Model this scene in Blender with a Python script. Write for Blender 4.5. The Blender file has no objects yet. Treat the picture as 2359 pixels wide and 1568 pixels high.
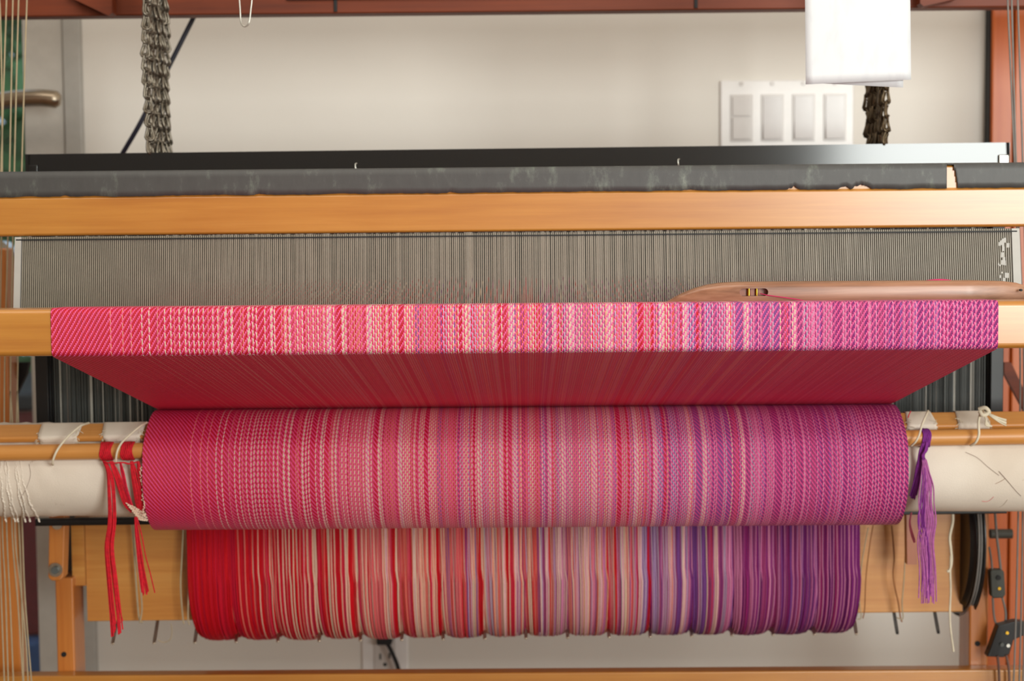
import bpy, math, random
from mathutils import Vector, Matrix, noise

C = bpy.context.scene
COL = C.collection
random.seed(7)
PI = math.pi
R = math.radians

# ------------------------------------------------------------------ camera
H = 1.0                      # eye height above the floor
F = 3550.0                   # focal length in pixels of the 2359 px wide frame
PITCH, YAW, ROLL = R(3.6), R(0.45), 0.0087
FWD = Vector((-math.sin(YAW)*math.cos(PITCH), math.cos(YAW)*math.cos(PITCH), -math.sin(PITCH)))
_r0 = Vector((math.cos(YAW), math.sin(YAW), 0))
_u0 = _r0.cross(FWD)
RIGHT = _r0*math.cos(ROLL) - _u0*math.sin(ROLL)
UP = _u0*math.cos(ROLL) + _r0*math.sin(ROLL)
EYE = Vector((0, 0, H))
cam = bpy.data.cameras.new('camera')
camo = bpy.data.objects.new('camera', cam)
COL.objects.link(camo)
M = Matrix((RIGHT, UP, -FWD)).transposed().to_4x4()
M.translation = EYE
camo.matrix_world = M
cam.sensor_width = 36.0
cam.lens = F/2359.0*36.0
cam.clip_start = 0.05
cam.dof.use_dof = True
cam.dof.focus_distance = 1.42
cam.dof.aperture_fstop = 7.0
C.camera = camo

def at(px, py, Y):
    """world point on the plane y = Y that the photograph shows at pixel px, py"""
    d = FWD*F + RIGHT*(px-1179.5) - UP*(py-784.0)
    return EYE + d*(Y/d.y)
def xat(px, py, Y): return at(px, py, Y).x
def zat(px, py, Y): return at(px, py, Y).z

# ------------------------------------------------------------------ world, light, exposure
w = bpy.data.worlds.new('world'); C.world = w
w.use_nodes = True
bg = w.node_tree.nodes['Background']
bg.inputs[0].default_value = (0.62, 0.74, 0.92, 1)
bg.inputs[1].default_value = 0.3

def area(name, loc, size, sizey, power, col, target):
    l = bpy.data.lights.new(name, 'AREA'); l.shape = 'RECTANGLE'
    l.size, l.size_y, l.energy, l.color = size, sizey, power, col
    o = bpy.data.objects.new(name, l); COL.objects.link(o)
    o.location = loc
    o.rotation_euler = (Vector(target)-Vector(loc)).to_track_quat('-Z', 'Y').to_euler()
    return o
area('window_light', (1.74, -1.72, 1.40), 1.3, 1.5, 30.5, (0.955, 1.0, 0.965), (1.72, 1.6, 1.40))
area('ceiling_fill', (-0.4, 0.2, 2.6), 1.6, 1.6, 6, (1.0, 0.93, 0.82), (-0.4, 0.5, 0))  # unseen fill lamp added overhead, not a fixture of the room
C.view_settings.view_transform = 'Standard'
C.view_settings.look = 'None'
C.view_settings.gamma = 1
C.view_settings.use_curve_mapping = False
C.view_settings.exposure = 1.9

# ------------------------------------------------------------------ material helpers
def lin(c):
    return tuple(((v/255.0)/12.92 if v/255.0 <= 0.04045 else ((v/255.0+0.055)/1.055)**2.4) for v in c)
class NT:
    def __init__(s, name):
        s.m = bpy.data.materials.new(name); s.m.use_nodes = True
        s.t = s.m.node_tree; s.b = s.t.nodes['Principled BSDF']
    def n(s, typ, **kw):
        x = s.t.nodes.new(typ)
        for k, v in kw.items(): setattr(x, k, v)
        return x
    def l(s, a, b): s.t.links.new(a, b)
    def ma(s, op, a, b=None, c=None, clamp=False):
        x = s.n('ShaderNodeMath', operation=op); x.use_clamp = clamp
        for i, v in enumerate((a, b, c)):
            if v is None: continue
            if isinstance(v, (int, float)): x.inputs[i].default_value = v
            else: s.l(v, x.inputs[i])
        return x.outputs[0]
    def mix(s, f, a, b, typ='MIX'):
        x = s.n('ShaderNodeMixRGB', blend_type=typ)
        for i, v in enumerate((f, a, b)):
            if isinstance(v, (int, float)): x.inputs[i].default_value = v
            elif isinstance(v, tuple): x.inputs[i].default_value = (*v[:3], 1)
            else: s.l(v, x.inputs[i])
        return x.outputs[0]
    def noise(s, scale, vec=None, detail=4, rough=0.55, mapscale=None, coord='Object'):
        tc = s.n('ShaderNodeTexCoord')
        v = tc.outputs[coord] if vec is None else vec
        if mapscale:
            mp = s.n('ShaderNodeMapping'); mp.inputs['Scale'].default_value = mapscale
            s.l(v, mp.inputs['Vector']); v = mp.outputs[0]
        x = s.n('ShaderNodeTexNoise'); x.inputs['Scale'].default_value = scale
        x.inputs['Detail'].default_value = detail; x.inputs['Roughness'].default_value = rough
        s.l(v, x.inputs['Vector'])
        return x.outputs['Fac']
    def ramp(s, fac, stops):
        x = s.n('ShaderNodeValToRGB'); e = x.color_ramp.elements
        while len(e) < len(stops): e.new(0.5)
        for k, (p, c) in enumerate(stops):
            e[k].position = p; e[k].color = (*c[:3], 1)
        s.l(fac, x.inputs[0]); return x.outputs[0]
    def bump(s, h, strength, dist):
        x = s.n('ShaderNodeBump'); x.inputs['Strength'].default_value = strength
        x.inputs['Distance'].default_value = dist
        s.l(h, x.inputs['Height']); s.l(x.outputs[0], s.b.inputs['Normal'])
    def set(s, **kw):
        for k, v in kw.items():
            k = k.replace('_', ' ')
            if isinstance(v, tuple): s.b.inputs[k].default_value = (*v[:3], 1)
            elif isinstance(v, (int, float)): s.b.inputs[k].default_value = v
            else: s.l(v, s.b.inputs[k])
        return s

def wood(name, base, dark, light, axis='x', rough=0.42, coat=1.0, grain=1.0):
    t = NT(name)
    sc = {'x': (1.6, 26, 26), 'z': (26, 26, 1.6), 'y': (26, 1.6, 26)}[axis]
    a = t.noise(2.2*grain, mapscale=sc, detail=6, rough=0.62)
    sc2 = {'x': (4, 160, 160), 'z': (160, 160, 4), 'y': (160, 4, 160)}[axis]
    b = t.noise(1.8, mapscale=sc2, detail=3)
    big = t.noise(5.0, detail=2)
    col = t.ramp(a, [(0.28, lin(dark)), (0.5, lin(base)), (0.75, lin(light))])
    col = t.mix(0.22, col, t.ramp(b, [(0.35, lin(dark)), (0.65, lin(light))]))
    col = t.mix(0.25, col, t.ramp(big, [(0.3, lin(dark)), (0.7, lin(light))]))
    t.set(Base_Color=col, Roughness=rough, Coat_Weight=coat, Coat_Roughness=0.27)
    t.bump(b, 0.12, 0.0004)
    return t.m
def plain(name, c, rough=0.6, metal=0.0, var=0.12, scale=60, spec=0.5, bumpd=0.0):
    t = NT(name)
    n = t.noise(scale, detail=3)
    lc = lin(c)
    col = t.ramp(n, [(0.3, tuple(v*(1-var) for v in lc)), (0.7, tuple(min(1, v*(1+var)) for v in lc))])
    t.set(Base_Color=col, Roughness=rough, Metallic=metal, Specular_IOR_Level=spec)
    if bumpd: t.bump(n, 0.3, bumpd)
    return t.m

MAT = {}
MAT['wood'] = wood('honey_wood', (186, 120, 40), (166, 98, 28), (204, 142, 62))
MAT['wood_v'] = wood('honey_wood_upright', (200, 118, 44), (180, 96, 32), (214, 138, 62), axis='z')
MAT['ply'] = wood('beam_wood', (200, 130, 52), (178, 104, 34), (218, 156, 78), rough=0.5)
MAT['redwood'] = wood('red_brown_wood', (114, 42, 2), (86, 28, 1), (134, 55, 6), rough=0.6, coat=0.03)
MAT['cabinet'] = wood('orange_veneer', (208, 100, 30), (190, 84, 22), (220, 118, 44), axis='z', rough=0.38, coat=0.3)
MAT['dowel'] = wood('dowel_wood', (208, 140, 66), (190, 118, 50), (222, 160, 86), rough=0.5, coat=0.25)
MAT['walnut'] = wood('shuttle_wood', (160, 108, 78), (92, 52, 30), (196, 150, 120), rough=0.35, coat=0.25, grain=1.6)
MAT['black'] = plain('black_metal', (16, 16, 18), rough=0.35)
MAT['matteblack'] = plain('matte_black', (20, 20, 22), rough=0.65)
MAT['cable'] = plain('dark_cable', (22, 20, 38), rough=0.5)
_t = NT('black_gloss_steel'); _t.set(Base_Color=lin((13, 14, 17)), Roughness=0.13, IOR=1.6); MAT['steel'] = _t.m
MAT['bright'] = plain('bright_steel', (200, 198, 190), rough=0.25, metal=1.0)
MAT['nickel'] = plain('brushed_nickel', (178, 162, 142), rough=0.32, metal=1.0)
MAT['chain'] = plain('chain_steel', (122, 114, 102), rough=0.32, metal=0.9, var=0.2, scale=150)
MAT['chain_dark'] = plain('chain_steel_dark', (92, 78, 60), rough=0.35, metal=0.85, var=0.25, scale=150)
MAT['reed'] = plain('reed_steel', (146, 138, 124), rough=0.45, metal=0.0, var=0.06)
MAT['heddle'] = plain('heddle_wire', (92, 96, 94), rough=0.5, var=0.1)
MAT['heddle_w'] = plain('heddle_pale', (206, 204, 196), rough=0.45, var=0.1)
MAT['cord'] = plain('beige_cord', (178, 160, 130), rough=0.85)
MAT['greycord'] = plain('grey_cord', (128, 124, 120), rough=0.7)
MAT['string'] = plain('cream_string', (226, 214, 190), rough=0.9)
MAT['brownstring'] = plain('brown_string', (150, 96, 56), rough=0.9)
MAT['hair'] = plain('dark_thread', (120, 92, 84), rough=0.9)
MAT['white'] = plain('white_plastic', (236, 232, 230), rough=0.3, var=0.02)
MAT['whitegrey'] = plain('grey_white_plastic', (205, 198, 194), rough=0.25, var=0.02)
MAT['rockergrey'] = plain('rocker_grey', (196, 189, 187), rough=0.2, var=0.02)
MAT['brass'] = plain('brass', (214, 170, 60), rough=0.2, metal=1.0)
MAT['alum'] = plain('painted_aluminium', (196, 190, 182), rough=0.5, var=0.04)
MAT['alum_d'] = plain('painted_aluminium_jamb', (178, 174, 168), rough=0.5, var=0.04)
MAT['rubber'] = plain('grey_rubber', (70, 72, 66), rough=0.6)
MAT['redyarn'] = plain('red_yarn', (206, 12, 36), rough=0.8, var=0.2, scale=300)
MAT['pinkyarn'] = plain('pink_red_yarn', (216, 22, 58), rough=0.8, var=0.2, scale=300)
MAT['purpleyarn'] = plain('purple_yarn', (128, 40, 136), rough=0.8, var=0.2, scale=300)
MAT['violetyarn'] = plain('violet_yarn', (178, 96, 160), rough=0.8, var=0.2, scale=300)
MAT['stick'] = wood('stick_wood', (150, 72, 22), (126, 56, 14), (172, 88, 34), axis='z')
MAT['palepink'] = plain('pale_pink_yarn', (224, 120, 150), rough=0.8)
MAT['creamyarn'] = plain('cream_yarn', (244, 214, 190), rough=0.8)
MAT['magenta'] = plain('magenta_weft', (206, 40, 100), rough=0.8)
MAT['weft'] = plain('pink_red_weft', (222, 22, 56), rough=0.8, var=0.15, scale=400)
MAT['outred'] = plain('outdoor_red', (120, 24, 22), rough=0.7)
MAT['outblue'] = plain('outdoor_blue', (58, 84, 120), rough=0.7)
MAT['leaf'] = plain('outdoor_leaf', (70, 120, 60), rough=0.6, var=0.4, scale=6)
MAT['paving'] = plain('outdoor_paving', (120, 124, 132), rough=0.8)
MAT['floor'] = wood('floor_wood', (104, 80, 56), (86, 64, 42), (120, 94, 68), axis='y', rough=0.4)
def wallmat():
    t = NT('painted_wall')
    n = t.noise(3, detail=3); f = t.noise(220, detail=2)
    t.set(Base_Color=t.ramp(n, [(0.3, lin(WALLC[0])), (0.7, lin(WALLC[1]))]), Roughness=0.6)
    t.bump(f, 0.1, 0.0004); return t.m
WALLC = ((226, 220, 212), (233, 227, 219))
MAT['wall'] = wallmat()
MAT['ceiling'] = plain('ceiling_paint', (226, 222, 214), rough=0.8, var=0.02)
def canvas():
    t = NT('canvas_apron')
    tc = t.n('ShaderNodeTexCoord')
    wv = t.noise(900, detail=1); st = t.noise(38, detail=5, rough=0.7); big = t.noise(9, detail=3)
    c = t.ramp(big, [(0.3, lin((220, 206, 190))), (0.7, lin((238, 227, 213)))])
    sp = t.ramp(st, [(0.0, lin((150, 110, 100))), (0.30, lin((190, 168, 150))), (0.36, (1, 1, 1))])
    c = t.mix(0.5, c, t.mix(1.0, c, sp, 'MULTIPLY'))
    t.set(Base_Color=c, Roughness=0.9, Specular_IOR_Level=0.15); t.bump(wv, 0.4, 0.0006)
    return t.m
MAT['canvas'] = canvas()
def tape():
    t = NT('worn_friction_tape')
    a = t.noise(9, mapscale=(1, 0.4, 0.35), detail=8, rough=0.78)
    b = t.noise(60, detail=6, rough=0.7, mapscale=(1, 1, 0.5))
    m = t.ma('MULTIPLY', a, b)
    c = t.ramp(m, [(0.0, lin((62, 60, 60))), (0.28, lin((74, 73, 72))), (0.35, lin((96, 100, 94))), (0.46, lin((150, 155, 142)))])
    t.set(Base_Color=c, Roughness=0.5); t.bump(b, 0.4, 0.0006)
    return t.m
MAT['tape'] = tape()
def paper():
    t = NT('white_paper')
    n = t.noise(70, mapscale=(1, 1, 0.35), detail=5)
    c = t.ramp(n, [(0.36, lin((219, 221, 226))), (0.5, lin((226, 228, 232)))])
    t.set(Base_Color=c, Roughness=0.6)
    t.b.inputs['Subsurface Weight'].default_value = 0.0
    return t.m
MAT['paper'] = paper()
def glass():
    t = NT('door_glass')
    t.set(Base_Color=(0.9, 0.95, 0.95), Roughness=0.02, IOR=1.45, Transmission_Weight=1.0); return t.m
MAT['glass'] = glass()

def twill(name, direction, weft, gain=1.0):
    """twill cloth: warp colour comes from the mesh, picks and ends from the UV map (u = end, v = pattern repeat)"""
    t = NT(name)
    uv = t.n('ShaderNodeUVMap'); uv.uv_map = 'UVMap'
    sx = t.n('ShaderNodeSeparateXYZ'); t.l(uv.outputs[0], sx.inputs[0])
    U, V = sx.outputs[0], sx.outputs[1]
    wob = t.noise(60, detail=2)
    i = t.ma('FLOOR', U)
    fu = t.ma('SUBTRACT', U, i)
    Vw = t.ma('ADD', V, t.ma('MULTIPLY', wob, 0.35))
    ph = t.ma('FRACT', t.ma('ADD', Vw, t.ma('MULTIPLY', i, 0.25*direction)))
    W = 0.36
    m = t.ma('LESS_THAN', ph, W)
    c1 = t.ma('MULTIPLY_ADD', fu, 2.0, -1.0)
    across = t.ma('SUBTRACT', 1.0, t.ma('MULTIPLY', c1, c1))
    tt = t.ma('DIVIDE', t.ma('SUBTRACT', ph, W), 1-W)
    bow = t.ma('POWER', t.ma('MULTIPLY', t.ma('MULTIPLY', tt, t.ma('SUBTRACT', 1.0, tt)), 4.0, clamp=True), 0.4)
    hw = t.ma('MULTIPLY', across, bow)
    tw = t.ma('DIVIDE', ph, W)
    bw = t.ma('MULTIPLY', t.ma('MULTIPLY', tw, t.ma('SUBTRACT', 1.0, tw)), 4.0, clamp=True)
    hf = t.ma('MULTIPLY', bw, t.ma('MULTIPLY_ADD', across, 0.6, 0.35))
    h = t.ma('ADD', t.ma('MULTIPLY', hw, t.ma('SUBTRACT', 1.0, m)), t.ma('MULTIPLY', hf, m))
    at_ = t.n('ShaderNodeAttribute'); at_.attribute_name = 'warp_col'
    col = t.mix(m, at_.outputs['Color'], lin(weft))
    gap = t.mix(0.65, at_.outputs['Color'], (0.50, 0.012, 0.10))  # weft pink in the gaps, with crevice shade put into the colour
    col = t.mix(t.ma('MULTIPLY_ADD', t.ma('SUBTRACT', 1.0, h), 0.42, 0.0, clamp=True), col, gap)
    t.set(Base_Color=col, Roughness=0.48, Specular_IOR_Level=0.6)
    t.bump(h, 0.8, 0.0007)
    return t.m
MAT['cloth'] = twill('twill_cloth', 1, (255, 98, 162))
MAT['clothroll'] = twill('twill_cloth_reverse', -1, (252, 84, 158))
def yarnmat():
    t = NT('warp_yarn')
    a = t.n('ShaderNodeAttribute'); a.attribute_name = 'warp_col'
    n = t.noise(700, detail=1)
    c = t.mix(0.25, a.outputs['Color'], t.mix(1.0, a.outputs['Color'], t.ramp(n, [(0.3, (0.5, 0.5, 0.5)), (0.7, (1, 1, 1))]), 'MULTIPLY'))
    c = t.mix(1.0, c, (0.9, 0.84, 0.84), 'MULTIPLY')  # dims the yarn: shade behind the cloth roll put into its colour
    t.set(Base_Color=c, Roughness=0.75, Specular_IOR_Level=0.25); return t.m
MAT['yarn'] = yarnmat()

# ------------------------------------------------------------------ mesh helpers
class MB:
    def __init__(s): s.v = []; s.f = []; s.smooth = True
    def add(s, vs, fs):
        o = len(s.v); s.v += [tuple(p) for p in vs]; s.f += [tuple(i+o for i in f) for f in fs]
    def box(s, lo, hi):
        x0, y0, z0 = lo; x1, y1, z1 = hi
        s.add([(x0, y0, z0), (x1, y0, z0), (x1, y1, z0), (x0, y1, z0), (x0, y0, z1), (x1, y0, z1), (x1, y1, z1), (x0, y1, z1)],
              [(0, 3, 2, 1), (4, 5, 6, 7), (0, 1, 5, 4), (1, 2, 6, 5), (2, 3, 7, 6), (3, 0, 4, 7)])
    def sweep(s, prof, pts, closed=True, caps=True):
        """prof: list of (dy, dz) around; pts: list of points running mostly along x"""
        n = len(prof); vs = []; fs = []
        for p in pts:
            for a, b in prof: vs.append((p[0], p[1]+a, p[2]+b))
        for i in range(len(pts)-1):
            for j in range(n if closed else n-1):
                k = (j+1) % n
                fs.append((i*n+j, i*n+k, (i+1)*n+k, (i+1)*n+j))
        s.add(vs, fs)
        if caps: s.add(vs[:n], [tuple(range(n-1, -1, -1))]); s.add(vs[-n:], [tuple(range(n))])
    def tube(s, pts, r, n=6, caps=True, closed=False):
        pts = [Vector(p) for p in pts]; rs = r if isinstance(r, (list, tuple)) else [r]*len(pts)
        L = len(pts); vs = []; fs = []; up = None
        for i, p in enumerate(pts):
            a = pts[(i-1) % L] if (closed or i) else p; b = pts[(i+1) % L] if (closed or i < L-1) else p
            d = (b-a); d = d.normalized() if d.length > 1e-9 else Vector((0, 0, 1))
            if up is None:
                up = Vector((0, 1, 0)) if abs(d.y) < 0.8 else Vector((1, 0, 0))
            sx = d.cross(up)
            if sx.length < 1e-6: sx = d.orthogonal()
            sx.normalize(); uu = sx.cross(d).normalized(); up = uu
            for k in range(n):
                an = 2*PI*k/n; vs.append(p + (sx*math.cos(an) + uu*math.sin(an))*rs[i])
        for i in range(L if closed else L-1):
            for k in range(n):
                q = (k+1) % n; j = (i+1) % L
                fs.append((i*n+k, i*n+q, j*n+q, j*n+k))
        s.add(vs, fs)
        if caps and not closed: s.add(vs[:n], [tuple(range(n-1, -1, -1))]); s.add(vs[-n:], [tuple(range(n))])
    def disc(s, c, axis, r, t, n=32, hole=0):
        c = Vector(c); a = Vector(axis).normalized()
        s.tube([c-a*t/2, c+a*t/2], r, n)
    def build(s, name, mat, parent=None, smooth=None, bevel=0, colors=None, uvs=None, center=True, segs=2, wn=False):
        me = bpy.data.meshes.new(name)
        vs = s.v
        if center and vs:
            lo = [min(v[k] for v in vs) for k in range(3)]; hi = [max(v[k] for v in vs) for k in range(3)]
            c = Vector([(lo[k]+hi[k])/2 for k in range(3)])
            vs = [(v[0]-c.x, v[1]-c.y, v[2]-c.z) for v in vs]
        else: c = Vector((0, 0, 0))
        me.from_pydata(vs, [], s.f)
        if smooth is None: smooth = s.smooth
        if uvs is not None:
            u = me.uv_layers.new(name='UVMap'); u.data.foreach_set('uv', [x for p in uvs for x in p])
        if colors is not None:
            a = me.attributes.new('warp_col', 'FLOAT_COLOR', 'FACE'); a.data.foreach_set('color', [x for p in colors for x in (*p, 1.0)])
        me.materials.append(mat if not isinstance(mat, str) else MAT[mat])
        me.polygons.foreach_set('use_smooth', [bool(smooth)]*len(me.polygons))
        o = bpy.data.objects.new(name, me); COL.objects.link(o)
        o.location = c
        if parent is not None: adopt(o, parent)
        if wn:
            o.modifiers.new('weighted', 'WEIGHTED_NORMAL').keep_sharp = True
        if bevel:
            b = o.modifiers.new('bevel', 'BEVEL'); b.width = bevel; b.segments = segs; b.limit_method = 'ANGLE'; b.angle_limit = R(40)
            o.modifiers.new('weighted', 'WEIGHTED_NORMAL')
            me.polygons.foreach_set('use_smooth', [True]*len(me.polygons))
        return o
ROOTM = {}
def adopt(o, parent):
    o.parent = parent
    o.matrix_parent_inverse = ROOTM[parent.name].inverted()
    ROOTM[o.name] = ROOTM[parent.name] if False else Matrix.Translation(o.location)
def tag(o, label=None, cat=None, group=None, kind=None):
    if label: o['label'] = label
    if cat: o['category'] = cat
    if group: o['group'] = group
    if kind: o['kind'] = kind
    if o.name not in ROOTM: ROOTM[o.name] = Matrix.Translation(o.location)
    return o
def empty(name, loc, label, cat, group=None):
    o = bpy.data.objects.new(name, None); COL.objects.link(o); o.location = loc; o.empty_display_size = 0.02
    ROOTM[o.name] = Matrix.Translation(Vector(loc))
    return tag(o, label, cat, group)
def boxo(name, lo, hi, mat, parent=None, bevel=0.0015):
    lo, hi = [min(a, b) for a, b in zip(lo, hi)], [max(a, b) for a, b in zip(lo, hi)]
    m = MB(); m.box(lo, hi); o = m.build(name, mat, parent, smooth=False, bevel=bevel)
    ROOTM[o.name] = Matrix.Translation(o.location)
    return o
def rrect(w, h, r, n=4):
    """rounded rectangle profile, counter-clockwise, (dy, dz), centred"""
    out = []
    for cx, cz, a0 in ((w/2-r, h/2-r, 0), (-w/2+r, h/2-r, PI/2), (-w/2+r, -h/2+r, PI), (w/2-r, -h/2+r, 1.5*PI)):
        for k in range(n+1):
            a = a0+PI/2*k/n; out.append((cx+r*math.cos(a), cz+r*math.sin(a)))
    return out
def bez(pts, n=8):
    """smooth curve through points (Catmull-Rom)"""
    P = [Vector(p) for p in pts]; P = [2*P[0]-P[1]] + P + [2*P[-1]-P[-2]]; out = []
    for i in range(1, len(P)-2):
        for k in range(n):
            t = k/n; a, b, c, d = P[i-1:i+3]
            out.append(0.5*((2*b)+(c-a)*t+(2*a-5*b+4*c-d)*t*t+(3*b-a-3*c+d)*t**3))
    out.append(P[-2]); return out

# ------------------------------------------------------------------ the room
YW = 2.30                                           # face of the wall behind the loom
XD = xat(192, 200, YW)                              # wall starts right of the door jamb
XC = xat(2268, 200, YW)
def struct(o, label=None):
    o['kind'] = 'structure'
    if label: o['label'] = label
    return o
struct(boxo('floor', (-3.2, -1.8, -0.05), (3.4, YW+0.12, 0), 'floor', bevel=0))
struct(boxo('ceiling', (-3.2, -1.8, 2.75), (3.4, YW+0.12, 2.85), 'ceiling', bevel=0))
struct(boxo('wall_back', (XD, YW, 0), (3.4, YW+0.12, 2.75), 'wall', bevel=0), 'cream painted wall behind the loom')
struct(boxo('wall_right', (3.4, -1.8, 0), (3.5, YW+0.12, 2.75), 'wall', bevel=0))
struct(boxo('wall_left', (-3.3, -1.8, 0), (-3.2, YW+0.12, 2.75), 'wall', bevel=0))
struct(boxo('wall_front', (-3.2, -1.9, 0), (3.4, -1.8, 2.75), 'wall', bevel=0))
# glazed door at the left and its jamb
XG = xat(57, 250, YW-0.0); XJ = xat(152, 250, YW)
door = bpy.data.objects.new('door_1', None); COL.objects.link(door); door.location = (XG-0.4, YW, 0)
ROOTM['door_1'] = Matrix.Translation(door.location); struct(door, 'pale aluminium glazed door with a nickel lever handle at the left edge')
boxo('stile', (XG, YW-0.005, 0), (XJ-0.0015, YW+0.04, 2.15), 'alum', door, 0.002)
boxo('stile', (XG-0.98, YW-0.005, 0), (XG-0.86, YW+0.04, 2.15), 'alum', door, 0.002)
boxo('rail', (XG-0.86, YW-0.004, 0), (XG-0.001, YW+0.039, 0.16), 'alum', door, 0.002)
boxo('rail', (XG-0.86, YW-0.004, 2.03), (XG-0.001, YW+0.039, 2.149), 'alum', door, 0.002)
boxo('glass_pane', (XG-0.859, YW+0.012, 0.161), (XG-0.002, YW+0.02, 2.029), 'glass', door, 0)
m = MB()
zh = zat(70, 228, YW-0.06)
xe = xat(140, 228, YW-0.06)
pts = bez([(xe, YW-0.062, zh-0.002), (xe-0.03, YW-0.064, zh+0.001), (xe-0.075, YW-0.062, zh-0.001), (xe-0.11, YW-0.055, zh-0.008), (xe-0.135, YW-0.03, zh-0.03), (xe-0.14, YW-0.004, zh-0.05)], 5)
m.tube(pts, [0.008]+[0.0125]*(len(pts)-2)+[0.013], 14)
m.build('lever_handle', 'nickel', door)
m = MB(); m.disc((xat(14, 578, YW), YW-0.02, zat(14, 578, YW)), (0, 1, 0), 0.016, 0.03, 20); m.build('lock_cylinder', 'bright', door, bevel=0.002)
struct(boxo('trim_1', (XJ, YW-0.012, 0), (XD, YW+0.06, 2.2), 'alum_d', bevel=0.003), 'pale grey door jamb beside the glazed door')
struct(boxo('wall_header', (-3.2, YW, 2.15), (XJ-0.001, YW+0.12, 2.75), 'wall', bevel=0))
struct(boxo('wall_back_left', (-3.2, YW, 0), (XG-0.981, YW+0.12, 2.149), 'wall', bevel=0))
# outdoors, seen through the door glass
struct(boxo('ground', (-9, YW+0.121, -0.3), (3, 12, -0.06), 'paving', bevel=0))
def shrub(cx, cy, cz, r, n, lab):
    e = empty('shrub', (cx, cy, -0.06), lab, 'shrub')
    m = MB(); rr = random.Random(int(cx*100))
    for _ in range(n):
        d = Vector((rr.gauss(0, 1), rr.gauss(0, 1), rr.gauss(0, 1))).normalized()*r*rr.uniform(0.45, 1)
        p = Vector((cx, cy, cz)) + Vector((d.x, d.y, d.z*1.3))
        a = Vector((rr.gauss(0, 1), rr.gauss(0, 1), rr.gauss(0, 1))).normalized(); b = a.orthogonal().normalized()
        s_ = rr.uniform(0.04, 0.08)
        m.add([p-a*s_, p-b*s_*0.45, p+a*s_, p+b*s_*0.45+Vector((0, 0, 0.01))], [(0, 1, 2, 3)])
    o = m.build('foliage', 'leaf', e, smooth=False); o['kind'] = 'stuff'
    m = MB(); m.tube([(cx, cy, -0.06), (cx+0.05, cy, cz)], [0.05, 0.02], 8); m.build('trunk', 'redwood', e)
shrub(-2.15, 5.0, 1.3, 1.0, 5000, 'green leafy shrub outside the glass door')
e = empty('storage_box', (-1.3, 3.9, -0.06), 'dark red storage box with a black lid standing outside the glass door', 'box')
boxo('box_body', (-1.7, 3.6, 0.08), (-0.95, 4.2, 0.62), 'outred', e, 0.01)
boxo('lid', (-1.72, 3.58, 0.62), (-0.93, 4.22, 0.66), 'matteblack', e, 0.01)
tag(boxo('plinth', (-1.75, 3.55, -0.06), (-0.9, 4.25, 0.079), 'outblue', None, 0.01), 'blue plinth under the dark red storage box outside', 'plinth')
# orange wooden cupboard at the right end of the wall
door2 = bpy.data.objects.new('door_2', None); COL.objects.link(door2); door2.location = (XC+0.2, YW, 0)
ROOTM['door_2'] = Matrix.Translation(door2.location); struct(door2, 'orange brown wooden door panel at the right edge of the wall')
boxo('door_gap', (XC, YW-0.02, 0), (XC+0.003, YW-0.001, 2.1), 'matteblack', door2, 0)  # black strip standing in for the dark gap beside the panel
boxo('door_panel', (XC+0.003, YW-0.028, 0), (xat(2334, 200, YW-0.028), YW-0.001, 2.1), 'cabinet', door2, 0.002)
boxo('door_panel', (xat(2334, 200, YW-0.028)+0.002, YW-0.03, 0), (XC+0.7, YW-0.001, 2.1), 'cabinet', door2, 0.002)

# four-gang switch plate
YP = YW-0.006
e = empty('light_switch_plate', (xat(1813, 278, YW), YW, zat(1813, 368, YW)), 'white four-gang light switch plate on the cream wall', 'light switch')
x0, x1 = xat(1659, 280, YP), xat(1968, 276, YP); z1, z0 = zat(1813, 183, YP), zat(1813, 366, YP)
boxo('cover_plate', (x0, YP, z0), (x1, YW-0.0002, z1), 'white', e, 0.003)
for k, cx in enumerate((1708, 1779, 1851, 1923)):
    cy = 271-(cx-1813)*0.0087
    X = xat(cx, cy, YP); zc = zat(cx, cy, YP); pitch = 0
    boxo('switch_frame', (X-0.0168, YP-0.0012, zc-0.0345), (X+0.0168, YP+0.001, zc+0.0345), 'whitegrey', e, 0.0008)
    if k == 0:
        m = MB(); m.box((X-0.0135, YP-0.0035, zc-0.031), (X+0.0135, YP-0.001, zc+0.0005)); m.box((X-0.0135, YP-0.003, zc+0.003), (X+0.0135, YP-0.001, zc+0.031))
        sw = m.build('dimmer_paddle', 'whitegrey', e, smooth=False, bevel=0.0006); sw['label'] = 'split dimmer paddle of the leftmost switch'
    else:
        m = MB()
        a, b = X-0.0138, X+0.0138
        m.add([(a, YP-0.001, zc-0.0315), (b, YP-0.001, zc-0.0315), (b, YP-0.001, zc+0.0315), (a, YP-0.001, zc+0.0315),
               (a, YP-0.0055, zc-0.0315), (b, YP-0.0055, zc-0.0315), (b, YP-0.0022, zc), (a, YP-0.0022, zc), (b, YP-0.0026, zc+0.0315), (a, YP-0.0026, zc+0.0315)],
              [(4, 5, 6, 7), (7, 6, 8, 9), (0, 1, 5, 4), (9, 8, 2, 3), (0, 4, 7), (0, 7, 3), (7, 9, 3), (1, 6, 5), (1, 2, 6), (6, 2, 8), (0, 3, 2, 1)])
        m.build('rocker', 'rockergrey', e, smooth=False, bevel=0.0005)
    for yy in (192, 343):
        m = MB(); p = at(cx, yy-(cx-1813)*0.0087, YP); m.disc((p.x, YP-0.0006, p.z), (0, 1, 0), 0.0032, 0.0014, 14); m.build('screw', 'whitegrey', e, bevel=0.0003)
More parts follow.
